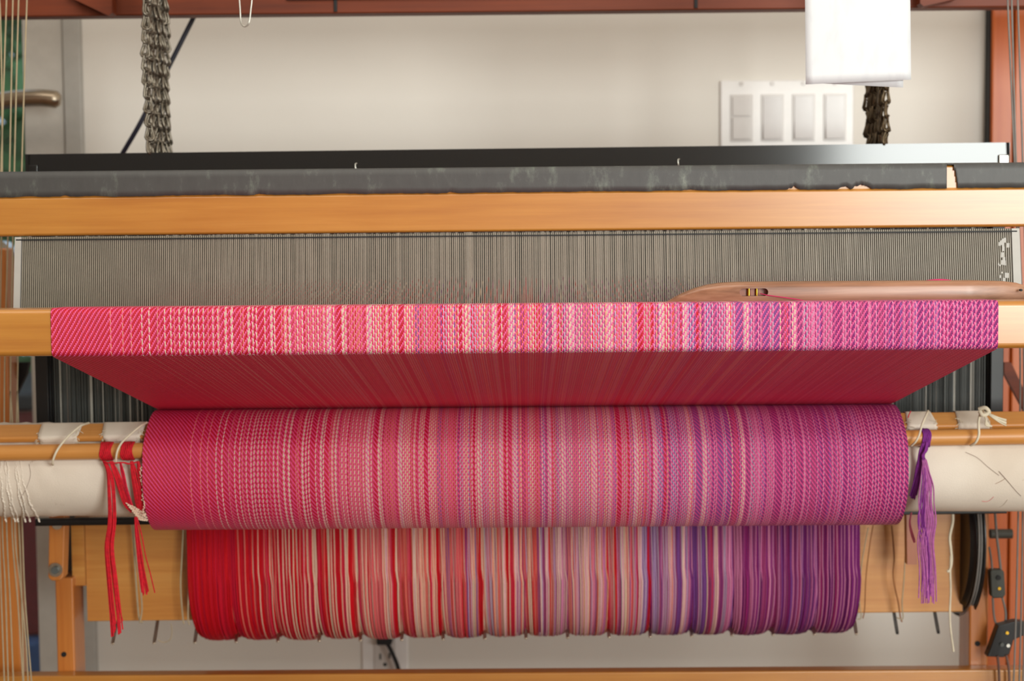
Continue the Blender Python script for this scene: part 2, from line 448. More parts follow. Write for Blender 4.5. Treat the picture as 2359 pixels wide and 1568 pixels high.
# outlet
e = empty('wall_outlet', (xat(887, 1505, YW), YW, zat(887, 1560, YW)), 'white wall outlet low on the wall with a black plug in it', 'outlet')
x0, x1 = xat(833, 1500, YP), xat(940, 1500, YP); zt, zb = zat(887, 1400, YP), zat(887, 1582, YP)
boxo('cover_plate', (x0, YP, zb), (x1, YW-0.0002, zt), 'white', e, 0.003)
x0, x1 = xat(861, 1500, YP), xat(912, 1500, YP); zt, zb = zat(887, 1440, YP), zat(887, 1543, YP)
boxo('receptacle', (x0, YP-0.0025, zb), (x1, YP+0.001, zt), 'whitegrey', e, 0.001)
m = MB()
for px, py, hw, hh in ((876, 1512, 0.0011, 0.0045), (897, 1510, 0.0013, 0.004)):
    p = at(px, py, YP-0.003); m.box((p.x-hw, YP-0.0032, p.z-hh), (p.x+hw, YP-0.001, p.z+hh))
p = at(887, 1530, YP-0.003); m.disc((p.x, YP-0.0028, p.z), (0, 1, 0), 0.0026, 0.002, 12)
m.build('outlet_slots', 'matteblack', e, smooth=False)
e = empty('power_plug', at(886, 1475, YP-0.02), 'black plug and cable in the wall outlet under the warp', 'plug')
m = MB(); p = at(886, 1472, YP-0.02); m.box((p.x-0.0115, YP-0.03, p.z-0.007), (p.x+0.0115, YP-0.0026, p.z+0.012)); m.build('plug_body', 'matteblack', e, bevel=0.003)
m = MB(); m.tube(bez([at(890, 1478, YP-0.025), at(902, 1500, YP-0.03), at(919, 1545, YP-0.03), at(935, 1640, YP-0.03)], 6), 0.0032, 8); m.build('plug_cable', 'matteblack', e)
# dark cable slanting behind the chains
m = MB(); m.tube(bez([at(470, -10, 2.06), at(447, 38, 2.06), at(388, 155, 2.06), at(325, 280, 2.06), at(268, 380, 2.07), at(225, 480, 2.08)], 6), 0.0033, 10)
tag(m.build('dark_cable', 'cable'), 'dark blue cable slanting down behind the left chains', 'cable')

# ------------------------------------------------------------------ loom frame
YB = 1.350                                          # front face of the breast beam
loom = empty('loom_frame', (0, 1.6, 0), 'honey coloured wooden loom frame carrying the beams, rollers and shafts', 'loom')
zt_b = zat(1180, 703, YB); zb_b = zat(1180, 812, YB); BD = 0.042
cb = Vector((0, YB+BD/2, (zt_b+zb_b)/2)); BH = zt_b-zb_b
m = MB(); m.sweep(rrect(BD, BH, 0.005), [(-0.78, cb.y, cb.z), (0.78, cb.y, cb.z)])
m.build('breast_beam', 'wood', loom, wn=True)
# castle beam across the top, seen from below
YK = 1.97
zc0 = zat(1180, 27, YK)
boxo('castle_beam', (-0.85, YK, zc0), (0.85, YK+0.03, zc0+0.085), 'redwood', loom, 0.002)
for px in (773, 1603):
    X = xat(px, 10, YK); boxo('castle_strap', (X-0.0022, YK-0.002, zc0+0.002), (X+0.0022, YK, zc0+0.08), 'matteblack', loom, 0.0005)
boxo('castle_slot', (xat(660, 5, YK), YK-0.004, zat(1180, -4, YK)), (xat(1640, 5, YK), YK, zat(1180, -60, YK)), 'matteblack', loom, 0.001)
def prism(pxs, Y, d):
    m = MB(); n = len(pxs); f = [at(a, b, Y) for a, b in pxs]; k = [Vector((p.x, Y+d, p.z)) for p in f]
    m.add(f+k, [tuple(range(n)), tuple(range(2*n-1, n-1, -1))]+[((i+1) % n, i, n+i, n+(i+1) % n) for i in range(n)])
    m.smooth = False; return m
prism([(150, -60), (166, -4), (250, 36), (258, 30), (258, -60)], YK-0.022, 0.02).build('castle_brace', 'redwood', loom)
prism([(2215, -60), (2205, -3), (2128, 14), (2120, 8), (2120, -60)], YK-0.022, 0.02).build('castle_brace', 'redwood', loom)
# rear uprights and stretcher
for side in (-1, 1):
    if side < 0: xa, xb = xat(129, 1450, 1.884), xat(171, 1450, 1.884)
    else: xa, xb = xat(2233, 1450, 1.884), xat(2277, 1450, 1.884)
    boxo('rear_post', (xa, 1.884, 0), (xb, 1.93, H-0.19 if side > 0 else zat(150, 1330, 1.884)), 'wood_v', loom, 0.0025)
    p = at(147, 1507, 1.883) if side < 0 else at(2252, 1482, 1.883)
    m = MB(); m.disc((p.x, 1.8835, p.z), (0, 1, 0), 0.0032, 0.002, 16); m.build('peg_hole', 'matteblack', loom)
    xs = 0.80*side
    boxo('side_post', (xs-0.02, 1.33, 0), (xs+0.02, 1.40, H-0.04), 'wood_v', loom)
    boxo('side_post', (xs-0.02, 1.83, 0), (xs+0.02, 1.90, H+0.35), 'wood_v', loom)
    boxo('side_rail', (xs-0.02, 1.41, 0.20), (xs+0.02, 1.82, 0.28), 'wood', loom)
    boxo('side_rail', (xs-0.02, 1.41, H-0.30), (xs+0.02, 1.82, H-0.20), 'wood', loom)
zs = zat(1180, 1538, 1.883)
boxo('lower_stretcher', (-0.85, 1.861, zs-0.07), (0.85, 1.8835, zs), 'wood', loom, 0.002)
boxo('outer_post', (xat(-60, 1300, 1.955), 1.955, 0), (xat(22, 900, 1.955), 1.99, H+0.0), 'wood_v', loom, 0.003)
boxo('outer_board', (xat(-60, 1300, 1.95), 1.93, 0), (xat(56, 1350, 1.95), 1.954, zat(0, 1150, 1.95)), 'wood_v', loom, 0.003)
# black steel strip under the cloth roller
m = MB(); m.sweep(rrect(0.012, 0.008, 0.0015), [at(85, 1202, 1.80), at(2316, 1173, 1.80)]); m.build('steel_strip', 'black', loom)
# hinged arm with its bolt at the left
m = prism([(113, 1150), (151, 1150), (150, 1205), (146, 1328), (138, 1338), (118, 1338), (110, 1330)], 1.845, 0.02)
m.build('hinge_arm', 'wood_v', loom, bevel=0.002)
p = at(128, 1312, 1.842)
m = MB(); m.disc(p, (0, 1, 0), 0.0085, 0.002, 28); m.build('washer', 'bright', loom, bevel=0.0004)
m = MB(); m.disc(p-Vector((0, 0.003, 0)), (0, 1, 0), 0.0045, 0.004, 20); m.build('bolt_head', 'heddle', loom, bevel=0.001)
p = at(132, 1207, 1.842); m = MB(); m.disc(p, (0, 1, 0), 0.0065, 0.002, 24); m.build('washer', 'bright', loom, bevel=0.0004)
# black handle on the right and the diagonal strut behind the shafts
m = MB(); m.tube([at(2281, 1229, 1.96), at(2331, 1229, 1.96)], 0.0062, 16); m.build('handle_peg', 'rubber', loom, bevel=0.001)
prism([(2314, 835), (2330, 835), (2400, 985), (2380, 985), (2314, 860)], 2.0, 0.01).build('corner_strut', 'redwood', loom)
prism([(20, 835), (66, 835), (60, 862), (30, 925), (22, 925)], 2.0, 0.01).build('corner_strut', 'matteblack', loom)

# ------------------------------------------------------------------ warp colours
N = 783
PAL = {k: lin(v) for k, v in dict(red=(214, 6, 28), crim=(204, 16, 52), rose=(226, 62, 92), salmon=(240, 138, 124), cream=(244, 218, 190),
       coral=(236, 98, 82), lav=(206, 184, 208), mauve=(176, 80, 132), violet=(134, 74, 152), purple=(128, 36, 118), plum=(162, 42, 112),
       beige=(214, 182, 166), peach=(250, 178, 138), pinkp=(232, 150, 190)).items()}
ST = [ # position along the width, weights of the colours
 (0.00, dict(red=9, crim=2)), (0.06, dict(red=9, crim=3)), (0.14, dict(red=7, crim=3, rose=1)),
 (0.24, dict(red=5, crim=2, rose=2, salmon=1.6, cream=0.5)), (0.32, dict(red=2.5, rose=2, salmon=4, cream=2.6, coral=2)),
 (0.42, dict(red=1.8, rose=1.5, salmon=3, cream=3, coral=2.4, lav=1, beige=1.5, violet=0.5)),
 (0.52, dict(red=1.5, plum=1.5, salmon=2, cream=3, coral=2, lav=2, mauve=1.6, violet=1, peach=1, beige=1.2)),
 (0.62, dict(red=1, plum=1.2, rose=1.5, cream=2.6, peach=1, coral=0.8, lav=2.6, mauve=3, violet=0.8, beige=1.6, pinkp=2)),
 (0.74, dict(plum=1.6, rose=0.6, mauve=4, violet=1.4, lav=1.8, cream=1.2, purple=1, pinkp=2.4)),
 (0.84, dict(purple=4, plum=3, mauve=3, violet=2, pinkp=0.8)), (0.93, dict(purple=6, plum=2, mauve=1.2, violet=1.6)),
 (1.00, dict(purple=8, plum=1.2, violet=1))]
def weights(s):
    for (a, wa), (b, wb) in zip(ST, ST[1:]):
        if s <= b:
            t = (s-a)/(b-a); return {k: wa.get(k, 0)*(1-t)+wb.get(k, 0)*t for k in set(wa) | set(wb)}
    return ST[-1][1]
rc = random.Random(21); WARP = []
PALE = ('cream', 'salmon', 'lav', 'beige', 'peach', 'pinkp'); run = 0; cur = (None, None)
for i in range(N):
    s_ = i/N; wt = weights(s_)
    if run <= 0 or s_ < 0.2:
        ks = sorted(wt); pk = [q for q in ks if q in PALE and wt[q] > 0]; dk = [q for q in ks if q not in PALE and wt[q] > 0]
        a = rc.choices(dk, [wt[q] for q in dk])[0]
        pale_share = sum(wt[q] for q in pk)/max(0.001, sum(wt.values()))
        b = rc.choices(pk, [wt[q] for q in pk])[0] if pk and rc.random() < pale_share*1.7 else rc.choices(dk, [wt[q] for q in dk])[0]
        cur = (a, b); run = rc.choice((2, 2, 2, 4, 4))
    WARP.append(cur[i % 2]); run -= 1
def idx(px): return int((px-118)/2182*N)
for px in (257, 283, 303, 328, 346, 365, 380, 394, 405, 414, 428, 436, 448, 460, 470, 481, 494, 505, 521, 523, 536, 538, 574, 577, 585, 593, 612, 614, 626, 629, 636, 659, 661, 669, 672):
    WARP[idx(px)] = 'salmon' if px < 500 and px % 2 else 'cream'
for k, px in enumerate(range(682, 778, 6)):
    WARP[idx(px)] = 'cream' if k % 2 else 'salmon'; WARP[idx(px)+1] = 'rose'
for a, b, c in ((639, 650, 'red'), (779, 789, 'red'), (921, 929, 'red'), (1060, 1067, 'red'), (1150, 1155, 'red'), (1283, 1288, 'coral'), (1476, 1481, 'red'),
                (1503, 1507, 'red'), (1608, 1611, 'red'), (1551, 1554, 'coral'), (757, 763, 'cream'), (795, 799, 'cream'), (849, 856, 'cream'), (894, 898, 'cream'),
                (1078, 1084, 'cream'), (1138, 1146, 'cream'), (1275, 1284, 'cream'), (1176, 1186, 'cream'), (1318, 1326, 'cream'), (1402, 1412, 'cream'),
                (1450, 1458, 'cream'), (1524, 1530, 'cream'), (1578, 1584, 'cream'), (1678, 1684, 'cream'), (1719, 1725, 'cream'), (1829, 1835, 'cream'),
                (1700, 1710, 'violet'), (1760, 1772, 'violet'), (1788, 1798, 'violet'), (640, 640, 'red')):
    for i in range(idx(a), idx(b)+1): WARP[i] = c if c != 'cream' or (i-idx(a)) % 2 == 0 else ('pinkp' if i % 3 else 'salmon')
for px in (1852, 1874, 1888, 1918, 1945, 1962, 1979, 2003, 2020, 2043, 2060, 2085, 2098, 2113, 2128, 2142, 2153, 2159, 2169, 2177, 2183, 2198, 2207, 2216, 2226, 2239, 2248, 2262, 2275, 2288):
    WARP[idx(px)] = 'pinkp'
ryarn = random.Random(3)
def jit(c, a=0.10):
    f = 1+ryarn.uniform(-a, a); return tuple(min(1.0, v*f) for v in c)
WCOL = [jit(PAL[k]) for k in WARP]

# ------------------------------------------------------------------ the cloth
XL, XR = xat(118, 760, YB), xat(2299, 750, YB)
AX = Vector((0, 1.725, H-0.2513)); RR = 0.0680     # axis and radius of the cloth roll
ct = 0.0009
def arc(cy, cz, r, a0, a1, n): return [(cy+r*math.cos(a0+(a1-a0)*k/n), cz+r*math.sin(a0+(a1-a0)*k/n)) for k in range(n+1)]
rc_ = 0.006
yf, yb2 = YB-ct, YB+BD; zt2, zb2 = zt_b+ct, zb_b-ct
path = [(1.556, H-0.0730), (1.50, H-0.0660), (yb2, zt2-0.0005)]
path += arc(yf+rc_, zt2-rc_, rc_, PI/2, PI, 6)
path += arc(yf+rc_, zb2+rc_, rc_, PI, 1.5*PI-0.23, 6)
# tangent from the beam edge to the top of the roll
b0 = Vector(path[-1]); d = Vector((AX.y, AX.z))-b0; dist = d.length; ang = math.atan2(d.y, d.x)+math.asin(RR/dist)
tp = b0 + Vector((math.cos(ang), math.sin(ang)))*math.sqrt(dist*dist-RR*RR)
for k in range(1, 13): path.append(tuple(b0.lerp(tp, k/12)))
def cloth_mesh(name, path, x0, x1, period, mat, parent=None, edge=None):
    me_v = []; fs = []; uv = []; cols = []
    xs = [x0+(x1-x0)*i/N for i in range(N+1)]
    Ls = [0]
    for a, b in zip(path, path[1:]): Ls.append(Ls[-1]+math.hypot(a[0]-b[0], a[1]-b[1]))
    m = MB(); n = N+1
    for j, (y, z) in enumerate(path):
        for i, x in enumerate(xs):
            m.v.append((x, y, z))
    for j in range(len(path)-1):
        for i in range(N):
            m.f.append((j*n+i, (j+1)*n+i, (j+1)*n+i+1, j*n+i+1))
            uv += [(i+0.0005, Ls[j]/period), (i+0.0005, Ls[j+1]/period), (i+0.9995, Ls[j+1]/period), (i+0.9995, Ls[j]/period)]
            cols.append(WCOL[i])
    return m.build(name, mat, parent, uvs=uv, colors=cols)
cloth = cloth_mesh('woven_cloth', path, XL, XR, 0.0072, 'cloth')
tag(cloth, 'striped twill cloth shading red to purple, over the front beam and wound below', 'cloth')
ROOTM[cloth.name] = Matrix.Translation(cloth.location)
m = MB(); L_ = (tp-b0).length; dd_ = (tp-b0)/L_; nn_ = Vector((dd_.y, -dd_.x))
for k in range(int(L_/0.0018)-1):
    p = b0+dd_*(0.001+0.0018*k)+nn_*0.00002
    q0, q1, q2 = p-dd_*0.0004, p+nn_*0.00009, p+dd_*0.0004
    m.add([(XL, q0.x, q0.y), (XR, q0.x, q0.y), (XR, q1.x, q1.y), (XL, q1.x, q1.y), (XR, q2.x, q2.y), (XL, q2.x, q2.y)], [(0, 1, 2, 3), (3, 2, 4, 5)])
o = m.build('weft_picks', 'weft', cloth); o['kind'] = 'stuff'
th0 = math.atan2(tp.y-AX.z, tp.x-AX.y)
def rrad(a):
    a = (a+4*PI) % (2*PI)     # angle measured from +y; the rod lies inside at 150 deg
    return RR + 0.0032*math.exp(-((a-R(151))/R(13))**2)
rp = []
for k in range(81):
    a = th0+R(12)-2*PI*k/80.0
    a = th0 + R(3) + 2*PI*k/80.0
    r = rrad(a)-0.0006*(1-k/80.0)
    rp.append((AX.y+r*math.cos(a), AX.z+r*math.sin(a)))
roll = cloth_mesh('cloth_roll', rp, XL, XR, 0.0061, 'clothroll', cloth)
# spiral of cloth layers at the two ends of the roll
for xx, lay in ((XL+0.0003, 'redyarn'), (XR-0.0003, 'purpleyarn')):
    m = MB()
    for q in range(9):
        r = 0.0545+q*0.0014
        m.tube([(xx, AX.y+r*math.cos(2*PI*k/48), AX.z+r*math.sin(2*PI*k/48)) for k in range(48)], 0.0007, 5, closed=True)
    m.build('layer_edges', lay, cloth)

# ------------------------------------------------------------------ cloth roller, canvas apron, rods
roller = empty('cloth_roller', (0, AX.y, H-0.31), 'thick wooden cloth roller wrapped in off-white canvas', 'roller')
RC = 0.0525
m = MB(); tl = 0.0
ring = [(RC*math.cos(2*PI*k/64), RC*math.sin(2*PI*k/64)) for k in range(64)]
xs = [-0.76+1.52*k/240 for k in range(241)]
vs = []; fs = []
for x in xs:
    for k, (a, b) in enumerate(ring):
        d_ = noise.noise(Vector((x*14, a*30, b*30)))*0.0006
        if x < -0.525:
            d_ += 0.0012*max(0, math.sin(x*260+2.5*math.sin(3*2*PI*k/64)))
        f = 1+d_/RC; vs.append((x, AX.y+a*f, AX.z+b*f-0.002*x))
n = 64
for i in range(len(xs)-1):
    for k in range(n): fs.append((i*n+k, i*n+(k+1) % n, (i+1)*n+(k+1) % n, (i+1)*n+k))
fs.append(tuple(range(n-1, -1, -1))); fs.append(tuple(range(240*n, 241*n)))
m.add(vs, fs); m.build('canvas_wrap', 'canvas', roller)
def on_roller(px, py, r):
    """point at radius r from the roller axis, on its near side, that the photograph shows at px, py"""
    d = FWD*F + RIGHT*(px-1179.5) - UP*(py-784.0); d = d/d.y
    # |(t-AX.y, H+t*d.z-AX.z)| = r
    a = 1+d.z*d.z; b = -2*AX.y+2*(H-AX.z)*d.z; c = AX.y**2+(H-AX.z)**2-r*r
    q = max(0.0, b*b-4*a*c); t = (-b-math.sqrt(q))/(2*a); return EYE+d*t
# ragged canvas hem winding round the roller at the far left
rg = random.Random(5)
for q_, (xpx0, xpx1) in enumerate(((2, 14), (12, 34), (17, 42), (36, 60), (40, 70), (48, 92))):
    m = MB(); pts = []
    for k in range(90):
        f = k/89.0; py = 1052+(1202-1052)*f
        px = xpx0+(xpx1-xpx0)*f*f + 1.2*math.sin(k*0.21+q_*2)
        pts.append(on_roller(px, py, RC+0.0002)+Vector((rg.uniform(-.0006, .0006), rg.uniform(-.0003, .0003), 0)))
    m.tube(pts, [0.0008+0.0005*rg.random() for _ in pts], 6); m.build('frayed_hem', 'canvas', roller)
# stray threads caught on the canvas at the right
def cthread(pp, mat, r, name, lab, cat='thread'):
    m = MB(); m.tube([on_roller(p.x, p.y, RC+r+0.0006) for p in bez([(a, b, 0) for a, b in pp], 6)], r, 5)
    return tag(m.build(name, mat), lab, cat)
cthread([(2224, 1041), (2252, 1054), (2275, 1074), (2302, 1095)], 'hair', 0.00018, 'stray_thread', 'thin dark stray thread on the canvas, nearer the purple tassel')
cthread([(2301, 1085), (2318, 1104), (2340, 1130), (2352, 1142)], 'hair', 0.00024, 'stray_thread', 'dark stray thread slanting down to the lower right of the canvas')
cthread([(2316, 1102), (2304, 1109), (2293, 1114)], 'brownstring', 0.00018, 'stray_thread', 'short brown fibre curling left under the dark thread on the canvas')
cthread([(2289, 1144), (2280, 1152), (2272, 1155), (2262, 1154)], 'pinkyarn', 0.0002, 'stray_thread', 'pink thread scrap low on the canvas at the right')
cthread([(2322, 1150), (2312, 1162), (2302, 1168)], 'canvas', 0.0004, 'stray_thread', 'pale canvas fibre near the lower right rim of the roller')
cthread([(67, 1068), (70, 1095), (60, 1125), (47, 1148)], 'hair', 0.00016, 'stray_thread', 'fine hair-like thread on the canvas at the far left')

# wooden slat (flat) and dowel (round) lying on the roller
def oriented_bar(prof, A, B): 
    m = MB(); m.sweep(prof, [A, B]); return m
SL = on_roller(-320, 1003, RC+0.0047); SR = on_roller(2700, 963, RC+0.0047)
_t = math.atan2(((SL.z+SR.z)/2-AX.z), AX.y-(SL.y+SR.y)/2); ca, sa = math.cos(PI/2-_t), math.sin(PI/2-_t)
prof = [(a*ca-b*sa, a*sa+b*ca) for a, b in rrect(0.026, 0.008, 0.0028, 3)]

m = oriented_bar(prof, SL, SR); slat = tag(m.build('flat_batten', 'dowel', wn=True), 'flat wooden slat held in canvas loops on the cloth roller', 'slat')
DL = on_roller(-320, 1048, 0.0610); DR = on_roller(2700, 999, 0.0610)
m = MB(); m.tube([DL, DR], 0.0088, 24); tag(m.build('apron_rod', 'dowel'), 'round wooden tie-on rod in front of the flat slat', 'rod')
def on_slat(px, off=0.0):  # point on slat centre line at this pixel column
    t = (px-(-320))/(3020.0); return SL.lerp(SR, t)
def on_rod(px):
    t = (px-(-320))/(3020.0); return DL.lerp(DR, t)
# canvas loops around the slat
pw = [(a*ca-b*sa, a*sa+b*ca) for a, b in rrect(0.0285, 0.0105, 0.0038, 4)]
LOOPS = ((96, 186, 0.10, 'canvas loop with a frayed left end, second from the roll'), (243, 331, 0.16, 'canvas loop nearest the red end of the roll'),
         (2086, 2150, -0.05, 'canvas loop nearest the purple end of the roll'), (2203, 2272, 0.0, 'canvas loop with a knotted cream cord'))
for a, b, sk, lab in LOOPS:
    e = empty('canvas_loop', on_slat((a+b)/2), 'off-white '+lab, 'canvas loop', 'canvas loops on the slat')
    m = MB(); A = on_slat(a); B = on_slat(b); nn = 10; npf = len(pw); vs = []; fs = []
    for i in range(nn+1):
        p = A.lerp(B, i/nn)
        for q, (dy, dz) in enumerate(pw):
            skew = (-dz)*sk*8*(0.02) if True else 0
            edge = (0.0012*math.sin(q*2.1+i) if i in (0, nn) else 0)
            vs.append((p.x + (-dz)*(sk*2.2)*(1 if i < nn/2 else -0.8) + edge, p.y+dy*(1+0.01*math.sin(i*2)), p.z+dz))
    for i in range(nn):
        for q in range(npf): fs.append((i*npf+q, i*npf+(q+1) % npf, (i+1)*npf+(q+1) % npf, (i+1)*npf+q))
    fs.append(tuple(range(npf-1, -1, -1))); fs.append(tuple(range(nn*npf, (nn+1)*npf)))
    m.add(vs, fs); m.build('loop_band', 'canvas', e)
    # canvas tongue running from the loop down behind the rod to the roller
    m = MB(); vs = []; fs = []
    for i in range(9):
        px = a+4+(b-a-8)*i/8.0
        for k in range(5):
            p = on_slat(px)+Vector((0, -0.010+0.004*k*0, -0.007-0.0045*k)); 
            r_ = RC+0.0012; v = Vector((p.y-AX.y, p.z-AX.z)); 
            if v.length < r_: v = v.normalized()*r_
            vs.append((p.x, AX.y+v.x, AX.z+v.y))
    for i in range(8):
        for k in range(4): fs.append((i*5+k, i*5+k+1, (i+1)*5+k+1, (i+1)*5+k))
    m.add(vs, fs); m.build('loop_tail', 'canvas', e)
    m = MB(); rr = random.Random(a)
    for ex in (a, b):
        for _ in range(16):
            p = on_slat(ex)+Vector((rr.uniform(-.001, .001), -0.011+rr.uniform(-.003, .003), rr.uniform(-0.013, 0.004)))
            q = p+Vector((rr.uniform(-0.006, 0.006), rr.uniform(-0.003, 0), rr.uniform(-0.004, 0.001)))
            m.tube([p, (p+q)/2+Vector((0, -.0006, .0004)), q], 0.00035, 4)
    m.build('frayed_threads', 'string', e)['kind'] = 'stuff'
# cream cords tying rod to slat
def cord(pp, Ys, r, mat, name, lab, cat='cord', group=None, n=6):
    pts = [at(x, y, Y) for (x, y), Y in zip(pp, Ys)]
    m = MB(); m.tube(bez(pts, n), r, 7); return tag(m.build(name, mat), lab, cat, group)
cord([(204, 974), (185, 981), (160, 1002), (142, 1022), (129, 1042), (121, 1064), (122, 1070)], [1.690, 1.668, 1.660, 1.656, 1.6545, 1.658, 1.668], 0.0013, 'string', 'tie_cord', 'cream cord slanting over the rod at the far left', group='cords tying the rod to the slat')
cord([(338, 973), (322, 982), (298, 1002), (280, 1020), (270, 1040), (267, 1062), (268, 1068)], [1.690, 1.668, 1.660, 1.656, 1.6545, 1.658, 1.668], 0.0012, 'string', 'tie_cord', 'cream cord between the two red yarn knots on the rod', group='cords tying the rod to the slat')
cord([(2138, 946), (2134, 955), (2124, 978), (2118, 1000), (2110, 1016), (2100, 1026)], [1.690, 1.668, 1.660, 1.656, 1.656, 1.662], 0.0012, 'string', 'tie_cord', 'cream cord on the rod beside the purple yarn knot', group='cords tying the rod to the slat')
e = empty('tie_cord', at(2262, 945, 1.67), 'knotted cream cord with loose tails around the rod at the right', 'cord', 'cords tying the rod to the slat')
def subtube(name, pp, Ys, r, mat, par, n=6):
    m = MB(); m.tube(bez([at(x, y, Y) for (x, y), Y in zip(pp, Ys)], n), r, 7); return m.build(name, mat, par)
subtube('cord', [(2266, 946), (2258, 955), (2254, 975), (2255, 1000), (2248, 1018), (2236, 1026)], [1.668, 1.664, 1.659, 1.655, 1.656, 1.664], 0.0014, 'string', e)
subtube('knot', [(2255, 942), (2270, 939), (2278, 950), (2264, 956), (2257, 947)], [1.664, 1.660, 1.660, 1.659, 1.662], 0.0022, 'string', e)
m = MB(); rr = random.Random(9)
for k in range(12):
    yy = rr.uniform(-6, 6)
    m.tube(bez([at(2268, 948, 1.661), at(2285, 958+yy*0.5, 1.657), at(2303, 968+yy, 1.657), at(2318, 974+yy*1.3, 1.658)], 4), 0.0007, 4)
for k in range(8):
    yy = rr.uniform(-5, 5)
    m.tube(bez([at(2266, 952, 1.661), at(2271, 965, 1.657), at(2274+yy, 978, 1.657), at(2281+yy, 982, 1.658)], 4), 0.0008, 4)
m.build('loose_tails', 'string', e)
m = MB(); m.tube(bez([at(2098, 947, 1.668), at(2094, 955, 1.66), at(2092, 962, 1.66)], 4), 0.0006, 5)
tag(m.build('red_thread', 'pinkyarn'), 'short red thread end on the right canvas loop beside the roll', 'thread')

# red and purple yarn knots on the rod, with tails
def knot_bundle(px0, px1, mat, par, nth=9):
    m = MB()
    for k in range(nth):
        px = px0+(px1-px0)*(k+0.5)/nth; c = on_rod(px)
        r = 0.0088+0.0008+0.0002*random.random()
        m.tube([(c.x+0.0006*math.sin(j*.7+k), c.y+r*math.cos(2*PI*j/28), c.z+r*math.sin(2*PI*j/28)) for j in range(28)], 0.0009, 5, closed=True)
    return m.build('rod_wrap', mat, par)
def strands(name, paths, mat, par, cnt, spread, r=0.0007, seed=1, endspread=None):
    rr = random.Random(seed); m = MB()
    for k in range(cnt):
        ox, oy = rr.gauss(0, spread), rr.gauss(0, 0.0006); pts = []
        L = len(paths)
        cut = rr.uniform(0.9, 1.0)
        for j, (x, y, Y) in enumerate(paths):
            f = j/(L-1); s_ = (0.35+0.65*min(1, f*3.5))*(1.0+(0 if endspread is None else endspread*f))
            w_ = math.sin(f*7+k*1.7)*spread*0.35
            yy = paths[0][1]+(y-paths[0][1])*(cut if j == L-1 else 1)
            pts.append(at(x+ox*s_+w_, yy, Y+oy))
        m.tube(bez(pts, 4), r, 5)
    return m.build(name, mat, par)
e = empty('yarn_knot', on_rod(249), 'red yarn knot with a long tail, left one on the rod', 'yarn', 'yarn knots tied to the rod')
knot_bundle(236, 263, 'redyarn', e)
YT = 1.655
strands('tail', [(240, 1062, 1.662), (250, 1085, 1.662), (254, 1120, YT), (257, 1200, YT), (250, 1260, YT), (256, 1330, YT), (263, 1400, YT), (268, 1468, YT)], 'redyarn', e, 22, 2.6, 0.0008, 2, 1.3)
strands('knot_collar', [(238, 1062, 1.661), (250, 1066, 1.659), (268, 1066, 1.659), (283, 1065, 1.659), (298, 1068, 1.659), (316, 1064, 1.661)], 'redyarn', e, 8, 1.0, 0.0008, 4)
strands('warp_strand', [(256, 1062, 1.66), (264, 1085, 1.661), (276, 1120, 1.664), (291, 1160, 1.670), (306, 1182, 1.678)], 'redyarn', e, 15, 4.0, 0.0008, 5)
strands('warp_strand', [(278, 1066, 1.66), (284, 1090, 1.661), (293, 1130, 1.664), (305, 1165, 1.670), (314, 1184, 1.678)], 'pinkyarn', e, 7, 2.2, 0.0008, 6)
e = empty('yarn_knot', on_rod(298), 'red yarn knot beside the red end of the cloth roll', 'yarn', 'yarn knots tied to the rod')
knot_bundle(284, 312, 'redyarn', e)
strands('warp_strand', [(303, 1062, 1.66), (308, 1090, 1.661), (316, 1130, 1.664), (322, 1165, 1.670), (326, 1186, 1.678)], 'redyarn', e, 16, 4.0, 0.0008, 7)
strands('warp_strand', [(318, 1062, 1.66), (323, 1090, 1.662), (328, 1130, 1.666), (331, 1175, 1.672)], 'redyarn', e, 10, 2.4, 0.0008, 8)
strands('tail', [(312, 1190, 1.672), (316, 1230, 1.672), (322, 1280, 1.672), (328, 1320, 1.672), (334, 1372, 1.672)], 'redyarn', e, 20, 2.6, 0.0007, 10, 2.2)
# cream picks woven into the start of the warp
m = MB(); rr = random.Random(12)
for row in range(9):
    for k in range(9+row):
        px = 290-row*0+row*3.6+k*(4.6-row*0.12); py = 1158+row*4.6+k*2.4+rr.uniform(-1, 1)
        if px > 338 or py > 1198: continue
        Y = 1.666+(py-1158)*0.0003
        a, b = at(px, py, Y), at(px+3.2, py+1.6, Y); m.tube([a, (a+b)/2+Vector((0, -0.0008, 0)), b], 0.0006, 5)
for k in range(46):
    px = 322+k*0.22+rr.uniform(-3, 3); py = 1075+k*2.6; Y = 1.6585+0.00012*k
    a, b = at(px, py, Y), at(px+2.6, py+1.5, Y); m.tube([a, b], 0.0005, 4)
o = m.build('header_picks', 'creamyarn', e); o['label'] = 'cream picks woven into the red yarn'; o['kind'] = 'stuff'
e = empty('yarn_knot', on_rod(2128), 'purple yarn knot with a long tassel at the right of the roll', 'yarn', 'yarn knots tied to the rod')
knot_bundle(2122, 2141, 'purpleyarn', e, 7)
strands('warp_strand', [(2128, 1020, 1.659), (2122, 1040, 1.660), (2116, 1070, 1.662), (2110, 1110, 1.666), (2102, 1150, 1.672)], 'purpleyarn', e, 20, 4.5, 0.0008, 13)
strands('knot_collar', [(2135, 1018, 1.658), (2132, 1035, 1.656), (2126, 1048, 1.656), (2128, 1062, 1.656)], 'purpleyarn', e, 10, 3, 0.0008, 14)
strands('tail', [(2128, 1058, 1.656), (2132, 1085, YT), (2135, 1120, YT), (2134, 1160, YT), (2137, 1200, YT), (2131, 1250, YT), (2136, 1310, YT), (2137, 1392, YT)], 'violetyarn', e, 26, 6.0, 0.0007, 15, 0.9)
strands('tail', [(2128, 1058, 1.657), (2130, 1085, YT), (2130, 1120, YT), (2127, 1160, YT), (2124, 1200, YT), (2133, 1250, YT), (2138, 1310, YT), (2134, 1385, YT)], 'purpleyarn', e, 10, 4.5, 0.0006, 16, 0.9)
